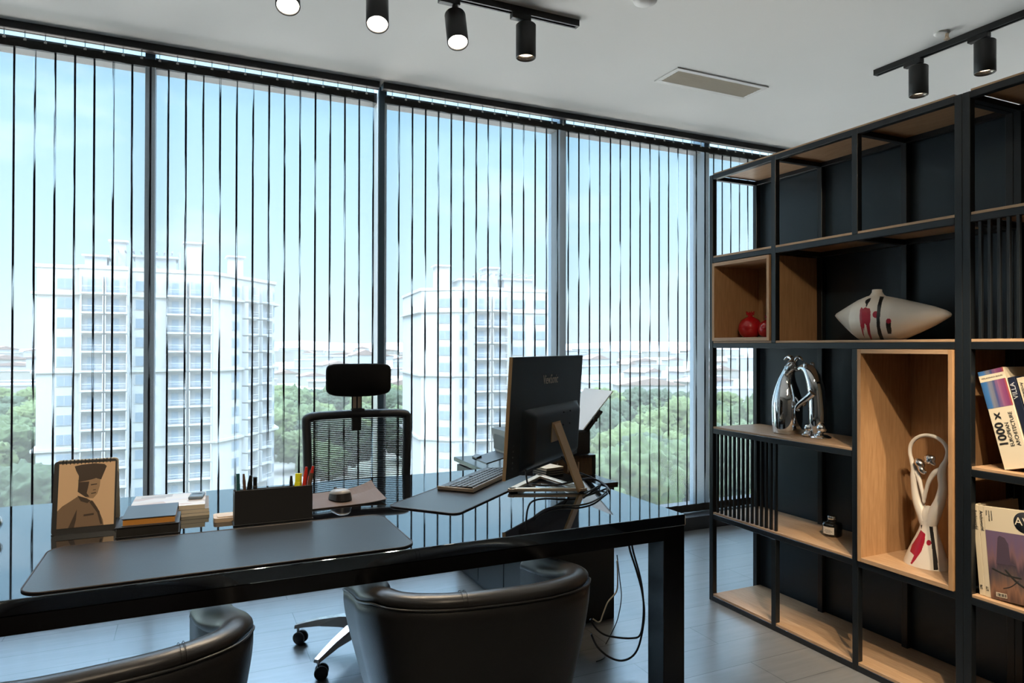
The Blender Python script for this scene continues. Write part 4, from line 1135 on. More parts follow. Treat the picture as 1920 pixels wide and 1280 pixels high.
def vent():
    c0 = [at(1271, 125, 2, CEIL), at(1442, 163, 2, CEIL), at(1390, 185, 2, CEIL), at(1228, 150, 2, CEIL)]
    x0, x1, y0, y1 = 2.442, 3.118, 3.060, 3.276
    t = thing('ceiling_vent', 'white slatted air vent in the ceiling', 'vent', ((x0 + x1) / 2, (y0 + y1) / 2, CEIL))
    f = 0.030; z0, z1 = CEIL - 0.007, CEIL + 0.0
    mb = MB()
    mb.box((x0, y0, z0), (x1, y0 + f, z1), 0.001, seg=1).box((x0, y1 - f, z0), (x1, y1, z1), 0.001, seg=1).box((x0, y0 + f, z0), (x0 + f, y1 - f, z1), 0.001, seg=1).box((x1 - f, y0 + f, z0), (x1, y1 - f, z1), 0.001, seg=1)
    mb.build('vent_frame', 'vent', t)
    MB().box((x0 + f, y0 + f, CEIL - 0.0012), (x1 - f, y1 - f, CEIL - 0.0002)).build('duct', 'dark', t)
    n = 6
    for i in range(n):
        y = y0 + f + (i + 0.5) * (y1 - y0 - 2 * f) / n
        X = Matrix.Translation((0, y, CEIL - 0.0062)) @ Matrix.Rotation(R(-20), 4, 'X')
        MB().box((x0 + f, -0.0078, -0.0008), (x1 - f, 0.0078, 0.0008), xf=X).build('vent_slat', 'vent_slat', t)
vent()
sx0, sy0 = 3.36, 2.15
t = thing('sprinkler', 'white fire sprinkler on the ceiling beside the right track', 'sprinkler', (sx0, sy0, CEIL))
MB().lathe([(0, 0), (0.035, 0), (0.034, -0.006), (0.022, -0.010), (0.0, -0.010)], 28, c=(sx0 - 0.01, sy0 + 0.02, CEIL)).build('rose', 'vent', t)
MB().cyl((sx0, sy0, CEIL - 0.009), (sx0, sy0, CEIL - 0.034), 0.008, 12).cyl((sx0, sy0, CEIL - 0.036), (sx0, sy0, CEIL - 0.039), 0.014, 14).tube([(sx0 - 0.006, sy0, CEIL - 0.02), (sx0 - 0.014, sy0, CEIL - 0.03), (sx0 - 0.002, sy0, CEIL - 0.044)], 0.002, n=6).tube([(sx0 + 0.006, sy0, CEIL - 0.02), (sx0 + 0.014, sy0, CEIL - 0.03), (sx0 + 0.002, sy0, CEIL - 0.044)], 0.002, n=6).build('spray_head', 'bronze_l', t)
q = at(1210, -6, 2, CEIL)
t = thing('smoke_detector', 'round white smoke detector at the top edge of the ceiling', 'smoke detector', (q.x, q.y, CEIL))
MB().lathe([(0, 0), (0.055, 0), (0.055, -0.012), (0.050, -0.024), (0.03, -0.032), (0, -0.033)], 36, c=(q.x, q.y, CEIL)).build('housing', 'vent', t)
MB().lathe([(0.034, -0.0315), (0.022, -0.037), (0, -0.038)], 28, c=(q.x, q.y, CEIL)).build('sensor', 'vent', t)

# ================================================================ things on the shelves
_bb = {}
def yz(px, py, X): p_ = at(px, py, 0, X); return p_.y, p_.z
def inpoly(x, y, poly):
    b = _bb.get(id(poly))
    if b is None: b = _bb[id(poly)] = (min(p[0] for p in poly), max(p[0] for p in poly), min(p[1] for p in poly), max(p[1] for p in poly))
    if x < b[0] or x > b[1] or y < b[2] or y > b[3]: return False
    c = False; n = len(poly); j = n - 1
    for i in range(n):
        xi, yi = poly[i]; xj, yj = poly[j]
        if (yi > y) != (yj > y) and x < (xj - xi) * (y - yi) / (yj - yi) + xi: c = not c
        j = i
    return c

# pomegranates
def pomegranate(label, x, y, r):
    z = BT[3] + 0.0004 + 0.0165 + 0.0004
    t = thing('pomegranate_vase', label, 'vase', (x, y, z), group='red pomegranate vases')
    MB().lathe([(0, 0), (r * 0.55, 0.0), (r * 0.86, r * 0.28), (r, r * 0.75), (r * 0.96, r * 1.1), (r * 0.75, r * 1.5), (r * 0.42, r * 1.72), (r * 0.20, r * 1.80), (r * 0.19, r * 1.98), (r * 0.30, r * 2.12)], 32).build('body', 'red', t, world=False)
    mb = MB()
    for i in range(6):
        a = 2 * math.pi * i / 6
        mb.cyl((r * 0.22 * math.cos(a), r * 0.22 * math.sin(a), r * 1.95), (r * 0.36 * math.cos(a), r * 0.36 * math.sin(a), r * 2.26), r * 0.10, 8, r1=r * 0.02)
    mb.build('crown_tips', 'red', t, world=False)
pomegranate('larger red ceramic pomegranate in the small cubby box', 2.585, 2.664, 0.060)
pomegranate('red ceramic pomegranate half hidden by the cubby edge', 2.590, 2.548, 0.050)

# spindle vase
XV = 2.585
def Z4(p): return yz(1500 + p[0] / 6.4, 520 + p[1] / 6.4, XV)
up = [Z4(p) for p in ((420, 472), (450, 440), (600, 358), (760, 272), (850, 235), (930, 222), (1050, 240), (1200, 268), (1400, 312), (1600, 357), (1750, 405), (1805, 435), (1822, 460))]
lo = [Z4(p) for p in ((420, 474), (445, 500), (500, 552), (600, 640), (700, 722), (760, 765), (1000, 766), (1230, 762), (1400, 690), (1600, 600), (1750, 518), (1805, 487), (1822, 461))]
def interp(tab, y):
    for a, b in zip(tab, tab[1:]):
        if b[0] <= y <= a[0]:
            f = (a[0] - y) / max(1e-9, a[0] - b[0]); return a[1] + (b[1] - a[1]) * f
    return tab[0][1] if y > tab[0][0] else tab[-1][1]
zsh = BT[3] + 0.0003 - min(p_[1] for p_ in lo)
t = thing('spindle_vase', 'white ceramic spindle shaped vase with red and black brush marks', 'vase', (XV, 1.90, BT[3]))
mb = MB()
NU, NVv = 380, 300
ymax, ymin = up[0][0], up[-1][0]
rings = []
for i in range(NU + 1):
    f = i / NU
    f = 0.5 - 0.5 * math.cos(math.pi * f) if False else f
    y = ymax + (ymin - ymax) * f
    zu, zl = interp(up, y), interp(lo, y)
    h = max(0.0008, (zu - zl) / 2); zc = (zu + zl) / 2
    dx = min(0.098, h * 1.02)
    ring_ = []
    for j in range(NVv):
        a = 2 * math.pi * j / NVv
        ring_.append(mb.v((XV + dx * math.cos(a), y, zc + h * math.sin(a) + zsh)))
    rings.append(ring_)
black1 = [Z4(p) for p in ((960, 240), (1010, 245), (985, 310), (968, 400), (958, 500), (960, 600), (985, 700), (1010, 762), (965, 762), (935, 690), (918, 590), (918, 480), (930, 350))]
black2 = [Z4(p) for p in ((855, 258), (838, 300), (815, 330), (800, 365), (790, 365), (792, 335), (780, 310), (790, 285), (820, 268))]
black3 = [Z4(p) for p in ((1032, 545), (1092, 545), (1090, 600), (1100, 650), (1095, 690), (1055, 690), (1040, 640), (1030, 590))]
red1 = [Z4(p) for p in ((720, 400), (738, 368), (755, 390), (790, 370), (805, 385), (838, 385), (846, 420), (845, 530), (835, 580), (845, 680), (868, 760), (850, 760), (815, 690), (795, 590), (775, 560), (770, 660), (755, 610), (765, 690), (778, 745), (750, 690), (725, 590), (713, 500))]
def disc(cx, cy, r_): return [Z4((cx + r_ * math.cos(a), cy + r_ * math.sin(a))) for a in [2 * math.pi * i / 20 for i in range(20)]]
reds = [red1, disc(1063, 537, 31), disc(912, 460, 42)]
for i in range(NU):
    for j in range(NVv):
        A, B = rings[i], rings[i + 1]; j2 = (j + 1) % NVv
        f = mb.face([A[j], A[j2], B[j2], B[j]], 0, True)
        if f:
            c = f.calc_center_median()
            if c.x < XV:
                # shapes were traced where the front surface meets the sight line
                s_ = XV / c.x
                q = (c.y * s_, EYE + (c.z - zsh - EYE) * s_)
                if any(inpoly(*q, p_) for p_ in (black1, black2)): f.material_index = 1
                elif any(inpoly(*q, p_) for p_ in reds): f.material_index = 2
                elif inpoly(*q, black3): f.material_index = 1
mb.face(rings[0][::-1]); mb.face(rings[-1])
yn = Z4((925, 160))[0]; ztop = Z4((925, 160))[1] + zsh
mb.lathe([(0.042, ztop - 0.034), (0.026, ztop - 0.022), (0.0195, ztop - 0.010), (0.0185, ztop), (0.014, ztop + 0.0008), (0.012, ztop - 0.006), (0.0, ztop - 0.02)], 32, c=(XV, yn, 0))
mb.build('vase_body', ['ceramic', 'paint_black', 'paint_red'], t)

# chrome animals
XP = 2.56
def Z7(px, py): 
    y, z_ = yz(1420 + px / 6.4, 650 + py / 6.4, XP); return Vector((XP, y, z_))
PXM = (Z7(0, 600).y - Z7(1000, 600).y) / 1000
def r7(v): return v * PXM
base_z = BT[2]
t = thing('chrome_animal', 'chrome animal figure with curled horns, left of the kissing pair', 'figurine', (XP, 2.39, base_z), group='pair of chrome animal figures')
sh = base_z + 0.0004 - Z7(360, 1040).z + 0.003
def S(pts, dz=None): return [Z7(a, b) + Vector((0, 0, sh if dz is None else dz)) for a, b, *_ in pts]
body = [(361, 1042, 122), (361, 1034, 125), (359, 1000, 132), (358, 900, 140), (358, 760, 143), (357, 640, 137), (354, 540, 118), (356, 430, 88), (372, 340, 63), (400, 265, 52), (428, 205, 46), (442, 170, 30), (446, 150, 8)]
MB().tube(S(body), [r7(b[2]) for b in body], n=32, k=6).build('body', 'chrome', t)
snout = [(440, 215, 44), (420, 262, 46), (402, 300, 38), (392, 325, 32), (386, 345, 14)]
MB().tube([p_ + Vector((-0.030 * i / 4, 0, 0)) for i, p_ in enumerate(S(snout))], [r7(b[2]) for b in snout], n=20).build('muzzle', 'chrome', t)
for hrn in ([(418, 165, 20), (405, 138, 20), (375, 130, 16), (345, 145, 13), (322, 168, 6)], [(462, 175, 20), (480, 145, 20), (508, 140, 16), (530, 160, 13), (550, 188, 6)]):
    MB().tube(S(hrn), [r7(b[2]) for b in hrn], n=12).build('horn', 'chrome', t)
MB().ball(S([(365, 250)])[0] + Vector((-0.012, 0, 0)), r7(14)).build('ear', 'chrome', t)

t = thing('chrome_animal', 'chrome otter like figure bending over, right of the kissing pair', 'figurine', (XP, 2.21, base_z), group='pair of chrome animal figures')
sh = base_z + 0.0004 - Z7(720, 1095).z + 0.002
body = [(728, 1080, 36), (728, 1070, 42), (727, 1000, 62), (724, 900, 78), (722, 780, 80), (712, 640, 76), (700, 520, 75), (674, 410, 70), (632, 312, 62), (572, 268, 48), (512, 272, 32), (470, 284, 20), (455, 288, 8)]
MB().tube(S(body), [r7(b[2]) for b in body], n=28, k=6).build('body', 'chrome', t)
arm_ = [(738, 555, 34), (695, 600, 33), (635, 645, 28), (575, 690, 25), (538, 735, 23), (545, 762, 17), (568, 772, 8)]
MB().tube([p_ + Vector((-0.036 + 0.001 * i, 0, 0)) for i, p_ in enumerate(S(arm_))], [r7(b[2]) for b in arm_], n=16).build('arm', 'chrome', t)
arm_ = [(660, 560, 28), (605, 600, 25), (552, 640, 22), (525, 700, 20), (522, 725, 8)]
MB().tube([p_ + Vector((0.02, 0, 0)) for i, p_ in enumerate(S(arm_))], [r7(b[2]) for b in arm_], n=14).build('arm', 'chrome', t)
for dx_ in (-0.022, 0.022):
    MB().ball(S([(618, 232)])[0] + Vector((dx_, 0, 0)), r7(26), sc3=(0.6, 1, 1.1)).build('ear', 'chrome', t)
MB().ball(S([(640, 985)])[0] + Vector((-0.010, 0, 0)), r7(46)).build('haunch', 'chrome', t)
MB().ball(S([(792, 985)])[0] + Vector((-0.010, 0, 0)), r7(46)).build('haunch', 'chrome', t)
for c_ in ((650, 1062, 34), (605, 1048, 18), (798, 1066, 32)):
    p_ = S([(c_[0], c_[1])])[0]; rr_ = r7(c_[2]); p_.z = base_z + 0.0004 + rr_ * 0.9; p_.x -= 0.024
    MB().ball(p_, rr_, sc3=(1.2, 1, 0.9)).build('paw', 'chrome', t)
MB().lathe([(0, 0), (0.045, 0), (0.045, 0.006), (0.03, 0.014), (0, 0.014)], 24, c=(XP, 2.21, base_z + 0.0003)).build('foot_plate', 'chrome', t)

# diffuser jar
jx, jy, jz = 2.615, 2.195, BT[1] + 0.0003
t = thing('diffuser_jar', 'small black glass jar with silver cap and white label', 'jar', (jx, jy, jz))
MB().lathe([(0, 0), (0.036, 0), (0.041, 0.005), (0.0415, 0.050), (0.038, 0.058), (0.022, 0.062), (0.0185, 0.066), (0, 0.066)], 40, c=(jx, jy, jz)).build('glass_body', 'jar', t)
MB().lathe([(0, 0.064), (0.0195, 0.064), (0.0195, 0.086), (0.018, 0.088), (0.0, 0.088)], 32, c=(jx, jy, jz)).build('cap', 'silver', t)
mb = MB()
a0 = math.pi + 0.25
def lb(u, v): a = a0 - 0.62 + 1.24 * u; return (jx + 0.0420 * math.cos(a), jy + 0.0420 * math.sin(a), jz + 0.012 + 0.032 * v)
lab = mb.grid(lb, 16, 2).build('label_sticker', 'label', t, normals=False)
mb = MB()
for zz, w0_, w1_ in ((0.030, 0.25, 0.72), (0.024, 0.15, 0.85), (0.019, 0.30, 0.70)):
    def ln(u, v): a = a0 - 0.62 + 1.24 * (w0_ + (w1_ - w0_) * u); return (jx + 0.0423 * math.cos(a), jy + 0.0423 * math.sin(a), jz + zz + 0.0016 * v)
    mb.grid(ln, 8, 1)
mb.build('label_print', 'ink', t, normals=False)

# embracing couple sculpture
XQ = 2.572
def Z5(px, py):
    y, z_ = yz(1620 + px / 4.0, 780 + py / 4.0, XQ); return Vector((XQ, y, z_))
PX5 = (Z5(0, 700).y - Z5(800, 700).y) / 800
zc0 = LV[1] + 0.009 + 0.0165 + 0.0004
t = thing('couple_sculpture', 'white sculpture of an embracing couple with silver heads and red brush stroke', 'sculpture', (XQ, 1.715, zc0))
s5 = zc0 - Z5(470, 1100).z
def T5(pts): return [Z5(a, b) + Vector((0, 0, s5)) for a, b, *_ in pts]
mb = MB()
sk = [(468, 1100, 152), (470, 1040, 135), (474, 960, 106), (480, 880, 76), (484, 815, 57), (484, 770, 58)]
Pk = catmull(T5(sk), 46); Rk = [q.x for q in catmull([(s_[2] * PX5, 0, 0) for s_ in sk], 46)]
ringsk = []
nn = 260
for p_, r_ in zip(Pk, Rk):
    ringsk.append([mb.v((p_.x + 0.80 * r_ * math.cos(2 * math.pi * j / nn), p_.y + r_ * math.sin(2 * math.pi * j / nn), p_.z)) for j in range(nn)])
redp = [(p_.y, p_.z) for p_ in T5([(425, 840), (460, 870), (455, 930), (430, 1000), (385, 1065), (358, 1098), (348, 1090), (375, 1030), (345, 1000), (360, 950), (400, 890)])]
blk = [(p_.y, p_.z) for p_ in T5([(484, 745), (508, 748), (520, 850), (535, 960), (552, 1060), (556, 1140), (522, 1140), (515, 1020), (500, 900), (488, 810)])]
blk2 = [(p_.y, p_.z) for p_ in T5([(420, 765), (438, 800), (432, 835), (424, 800)])]
rd = [(p_.y, p_.z) for p_ in T5([(486 + 19 * math.cos(i * 0.4), 936 + 21 * math.sin(i * 0.4)) for i in range(16)])]
for A, B in zip(ringsk, ringsk[1:]):
    for j in range(nn):
        f = mb.face([A[j], A[(j + 1) % nn], B[(j + 1) % nn], B[j]], 0, True)
        c = f.calc_center_median()
        if c.x < XQ:
            s_ = XQ / c.x; q = (c.y * s_, EYE + (c.z - EYE) * s_)
            if inpoly(*q, blk) or inpoly(*q, blk2): f.material_index = 1
            elif inpoly(*q, redp) or inpoly(*q, rd): f.material_index = 2
mb.face(ringsk[0][::-1])
mb.build('skirt', ['ceramic', 'paint_black', 'paint_red'], t)
mb = MB()
bl = [(482, 860, 30), (470, 790, 44), (442, 715, 42), (402, 620, 33), (383, 520, 27), (380, 440, 28), (376, 385, 22), (358, 320, 15), (345, 262, 13), (352, 200, 13), (392, 152, 13), (460, 130, 13), (535, 143, 13), (598, 188, 13), (627, 248, 14), (618, 312, 16), (592, 372, 24), (585, 440, 29), (590, 520, 28), (570, 620, 34), (530, 715, 42), (498, 790, 44), (486, 860, 30)]
mb.tube(T5(bl), [s_[2] * PX5 for s_ in bl], n=18, k=6)
mb.ball(T5([(485, 750)])[0], 58 * PX5, sc3=(0.78, 1.0, 1.5))
mb.build('linked_bodies', 'ceramic', t)
mb = MB()
for arm_ in ([(372, 385, 20), (412, 432, 17), (442, 520, 13), (460, 600, 12), (462, 628, 11), (462, 640, 4)], [(590, 385, 22), (535, 412, 18), (497, 480, 14), (474, 560, 12), (464, 605, 12), (461, 622, 6)]):
    mb.tube([p_ + Vector((0.002 if i == 0 else (-0.005 if i == 1 else -0.010), 0, 0)) for i, p_ in enumerate(T5(arm_))], [s_[2] * PX5 for s_ in arm_], n=16)
mb.build('joined_arms', 'ceramic', t)
def head(pts, rr, tilt_, nm):
    c = T5([pts])[0] + Vector((-0.012, 0, 0))
    o = MB().ball(c, rr * PX5, sc3=(0.85, 1.15, 0.8), rot=Euler((tilt_, 0, 0)), n=24, m=16)
    return o
h_ = head((432, 338), 36, R(35), 'head')
h_.tube([p_ + Vector((-0.014, 0, 0)) for p_ in T5([(425, 350), (450, 385), (470, 408), (488, 400)])], [12 * PX5, 22 * PX5, 14 * PX5, 4 * PX5], n=14)
h_.build('head', 'silver', t)
h_ = head((512, 312), 36, R(-40), 'head')
h_.tube([p_ + Vector((-0.014, 0, 0)) for p_ in T5([(478, 300), (505, 300), (535, 335), (552, 352)])], [14 * PX5, 26 * PX5, 18 * PX5, 6 * PX5], n=14)
h_.build('head', 'silver', t)

# books: local x to the viewer's right along the shelf, local y into the shelf, z up
def stripes(name, cols, vert=True, scale=1.0, wob=0.0):
    m, nt, o = new_mat(name)
    b = N(nt, 'ShaderNodeBsdfPrincipled', Roughness=0.4)
    tc = N(nt, 'ShaderNodeTexCoord'); s = N(nt, 'ShaderNodeSeparateXYZ')
    nt.links.new(tc.outputs['Object'], s.inputs[0])
    nz = N(nt, 'ShaderNodeTexNoise', Scale=30.0, Detail=3.0)
    mp = N(nt, 'ShaderNodeMapping'); mp.inputs['Scale'].default_value = (2.5, 1, 0.12)
    nt.links.new(tc.outputs['Object'], mp.inputs[0]); nt.links.new(mp.outputs[0], nz.inputs[0])
    mr = N(nt, 'ShaderNodeMapRange'); mr.inputs[1].default_value = 0.0; mr.inputs[2].default_value = scale
    nt.links.new(s.outputs['X' if vert else 'Z'], mr.inputs[0])
    ad = N(nt, 'ShaderNodeMath', operation='MULTIPLY_ADD'); ad.inputs[1].default_value = wob; ad.inputs[2].default_value = -wob / 2
    nt.links.new(nz.outputs['Fac'], ad.inputs[0])
    a2 = N(nt, 'ShaderNodeMath', operation='ADD'); nt.links.new(mr.outputs[0], a2.inputs[0]); nt.links.new(ad.outputs[0], a2.inputs[1])
    r = N(nt, 'ShaderNodeValToRGB')
    for i, cc in enumerate(cols):
        pos = i / (len(cols) - 1)
        if i < 2: k = r.color_ramp.elements[i]; k.position = pos
        else: k = r.color_ramp.elements.new(pos)
        k.color = (*cc, 1)
    nt.links.new(a2.outputs[0], r.inputs[0]); nt.links.new(r.outputs[0], b.inputs['Base Color'])
    nt.links.new(b.outputs[0], o.inputs[0])
    return m
M['spine_art'] = stripes('spine_art', [(0.03, 0.10, 0.26), (0.05, 0.17, 0.42), (0.20, 0.21, 0.26), (0.06, 0.08, 0.22), (0.30, 0.12, 0.22), (0.20, 0.04, 0.14), (0.45, 0.10, 0.06)], True, 0.085, 0.35)
M['spine_cream'] = pbr('spine_cream', (0.68, 0.60, 0.46), 0.5)
M['navy_cover'] = pbr('navy_cover', (0.012, 0.016, 0.035), 0.35, var=0.5, vscale=30)
M['mag_spine'] = pbr('magazine_spine', (0.66, 0.57, 0.42), 0.45)
def shelf_book(label, y, x, z, lean, w, h, d, spine, cover=None, group=None, cat='book', name='book', yaw=0.0):
    t = thing(name, label, cat, (x, y, z), (0, R(lean), R(-90 + yaw)), group)
    MB().box((0, 0, 0), (w, 0.003, h), 0.0008, seg=1).build('spine', spine, t, world=False)
    MB().box((0, 0.003, 0), (0.0025, d, h)).box((w - 0.0025, 0.003, 0), (w, d, h)).build('cover', cover or spine, t, world=False)
    MB().box((0.0025, 0.003, 0.002), (w - 0.0025, d - 0.003, h - 0.003)).build('pages', 'cream', t, world=False)
    return t
ROT_UP = (R(90), R(-90), 0)     # lettering that climbs the spine
ROT_DN = (R(90), R(90), 0)
zs = BT[2] + 0.0004
b1 = shelf_book('thick leaning book with blue and purple art and 1000x on its cream spine', 1.3835, 2.458, zs, -15.0, 0.083, 0.333, 0.245, 'spine_cream', 'spine_cream')
MB().box((0.0, -0.0006, 0.205), (0.083, 0.0001, 0.333)).build('spine_art', 'spine_art', b1, world=False)
MB().box((0.0, -0.0010, 0.296), (0.083, -0.0005, 0.318)).build('title_band', 'spine_cream', b1, world=False)
text('VERLAGSHAUS BRAUN', 0.0072, b1, 'ink', (0.0415, -0.0012, 0.307), (R(90), 0, 0), 'CENTER', sx=0.95)
text('1000 x', 0.037, b1, 'ink', (0.0225, -0.0008, 0.075), ROT_UP, 'LEFT', sx=1.10, extrude=0.0003, bold=0.0009)
text('EUROPEAN', 0.0165, b1, 'ink', (0.0475, -0.0008, 0.073), ROT_UP, 'LEFT', sx=0.95)
text('ARCHITECTURE', 0.0165, b1, 'ink', (0.0670, -0.0008, 0.073), ROT_UP, 'LEFT', sx=0.95)
b2 = shelf_book('dark navy villa book leaning against the thick art book', 1.2945, 2.462, zs, -15.0, 0.022, 0.318, 0.24, 'navy_cover', 'navy_cover')
M['ltext'] = pbr('pale_print', (0.55, 0.55, 0.58), 0.5)
text('VILLA', 0.022, b2, 'ltext', (0.0100, -0.0008, 0.245), ROT_UP, 'LEFT')
b3 = shelf_book('cream architecture magazine leaning right of the navy book', 1.2685, 2.464, zs, -15.0, 0.020, 0.318, 0.235, 'mag_spine', 'cover_a', cat='magazine', name='magazine')
text('Archiworld', 0.0140, b3, 'ink', (0.011, -0.0008, 0.302), ROT_DN, 'LEFT')
b4 = shelf_book('white architecture book right of the cream magazine, mostly out of view', 1.2460, 2.468, zs, -15.0, 0.030, 0.310, 0.235, 'white', 'white')
# lower shelf magazines
zs = BT[1] + 0.0004
M['cover_art'] = stripes('cover_art', [(0.10, 0.055, 0.04), (0.26, 0.13, 0.08), (0.12, 0.08, 0.07), (0.06, 0.045, 0.06), (0.20, 0.11, 0.12), (0.16, 0.10, 0.16), (0.15, 0.10, 0.17)], False, 0.22, 0.55)
b5 = shelf_book('cream magazine with spine showing, leftmost on the lower right shelf', 1.4600, 2.450, zs, -4.6, 0.0185, 0.305, 0.232, 'mag_spine', cat='magazine', name='magazine')
text('Archiworld', 0.0145, b5, 'ink', (0.0085, -0.0008, 0.288), ROT_DN, 'LEFT')
text('278', 0.0105, b5, 'ink', (0.0090, -0.0008, 0.020), ROT_UP, 'LEFT')
b6 = thing('magazine', 'cream magazine with dusk photo cover turned outwards on the lower right shelf', 'magazine', (2.450, 1.4405, zs), (0, R(-4.6), R(-90)))
MB().box((0, 0, 0), (0.018, 0.003, 0.305), 0.0006, seg=1).build('spine', 'mag_spine', b6, world=False)
text('Archiworld', 0.0145, b6, 'ink', (0.0085, -0.0008, 0.288), ROT_DN, 'LEFT')
text('277', 0.0105, b6, 'ink', (0.0090, -0.0008, 0.020), ROT_UP, 'LEFT')
MB().box((0.0182, 0.0005, 0), (0.245, 0.0135, 0.304)).build('pages', 'cream', b6, world=False)
MB().box((0.0182, -0.0008, 0), (0.245, 0.0004, 0.304)).build('front_cover', 'mag_spine', b6, world=False)
MB().box((0.0185, -0.0012, 0.0), (0.245, -0.0008, 0.226)).build('cover_photo', 'cover_art', b6, world=False)
mb = MB()
for a_, b_, w_ in (((0.03, 0.10), (0.12, 0.085), 0.007), ((0.07, 0.105), (0.13, 0.055), 0.008), ((0.13, 0.055), (0.24, 0.03), 0.008), ((0.06, 0.04), (0.11, 0.075), 0.004), ((0.16, 0.12), (0.24, 0.10), 0.005)):
    mb.tube([(a_[0], -0.0011, a_[1]), ((a_[0] + b_[0]) / 2, -0.0011, (a_[1] + b_[1]) / 2 - 0.006), (b_[0], -0.0011, b_[1])], w_ / 2, n=8, flat=0.12, ref=(0, 1, 0))
mb.build('photo_roads', 'dark', b6, world=False)
mb = MB(); mb.prism([(0.045, 0.118), (0.056, 0.205), (0.062, 0.213), (0.078, 0.208), (0.088, 0.19), (0.090, 0.13), (0.105, 0.122)], 1, -0.0016, -0.0012)
M['dusk'] = pbr('dusk_violet', (0.075, 0.05, 0.075), 0.5)
mb.build('photo_tower', 'dusk', b6, world=False)
MB().lathe([(0, 0), (0.034, 0), (0.034, 0.0004), (0, 0.0004)], 40, xf=Matrix.Translation((0.144, -0.0008, 0.266)) @ Matrix.Rotation(R(90), 4, 'X')).build('round_logo', 'ink', b6, world=False)
text('AW', 0.036, b6, 'cream', (0.144, -0.0014, 0.268), (R(90), 0, 0), 'CENTER')
text('ARCHITECTURE', 0.005, b6, 'ink', (0.034, -0.0011, 0.292), ROT_DN, 'LEFT')
text('COMPETITION', 0.005, b6, 'ink', (0.042, -0.0011, 0.292), ROT_DN, 'LEFT')
text('SPECIAL', 0.005, b6, 'ink', (0.026, -0.0011, 0.292), ROT_DN, 'LEFT')
mb = MB(); mb.box((0.036, -0.0015, 0.010), (0.070, -0.0012, 0.024)).build('barcode_patch', 'cream', b6, world=False)
mb = MB()
for i in range(9): mb.box((0.039 + i * 0.0033, -0.0018, 0.012), (0.0405 + i * 0.0033 + 0.0006 * (i % 3), -0.0015, 0.022))
mb.build('barcode_lines', 'ink', b6, world=False)

# ================================================================ the city outside
GZ = -26.0
o = MB().grid(lambda u, v: (-2600 + 7200 * u, 76 + 6000 * v, GZ), 4, 4, smooth=False).build('ground', 'ground'); o['kind'] = 'structure'
def hills(name, dist, h0, seed, px0, px1, mat_):
    mb = MB(); n = 60
    rows = []
    for i in range(n + 1):
        px = px0 + (px1 - px0) * i / n
        hgt = h0 * (0.55 + 0.9 * mnoise.noise(Vector((i * 0.11, seed, 0))) + 0.25 * mnoise.noise(Vector((i * 0.5, seed, 3))))
        hgt = max(4, hgt)
        a = out(px, dist, GZ); b = out(px, dist * 1.12, GZ + hgt * 0.8); c = out(px, dist * 1.25, GZ + hgt); d = out(px, dist * 1.6, GZ)
        rows.append([mb.v(q_) for q_ in (a, b, c, d)])
    for A, B in zip(rows, rows[1:]):
        for j in range(3): mb.face([A[j], B[j], B[j + 1], A[j + 1]], 0, True)
    o = mb.build(name, mat_); o['kind'] = 'structure'
hills('hills', 3300, 75, 1.3, -700, 2600, 'hill')

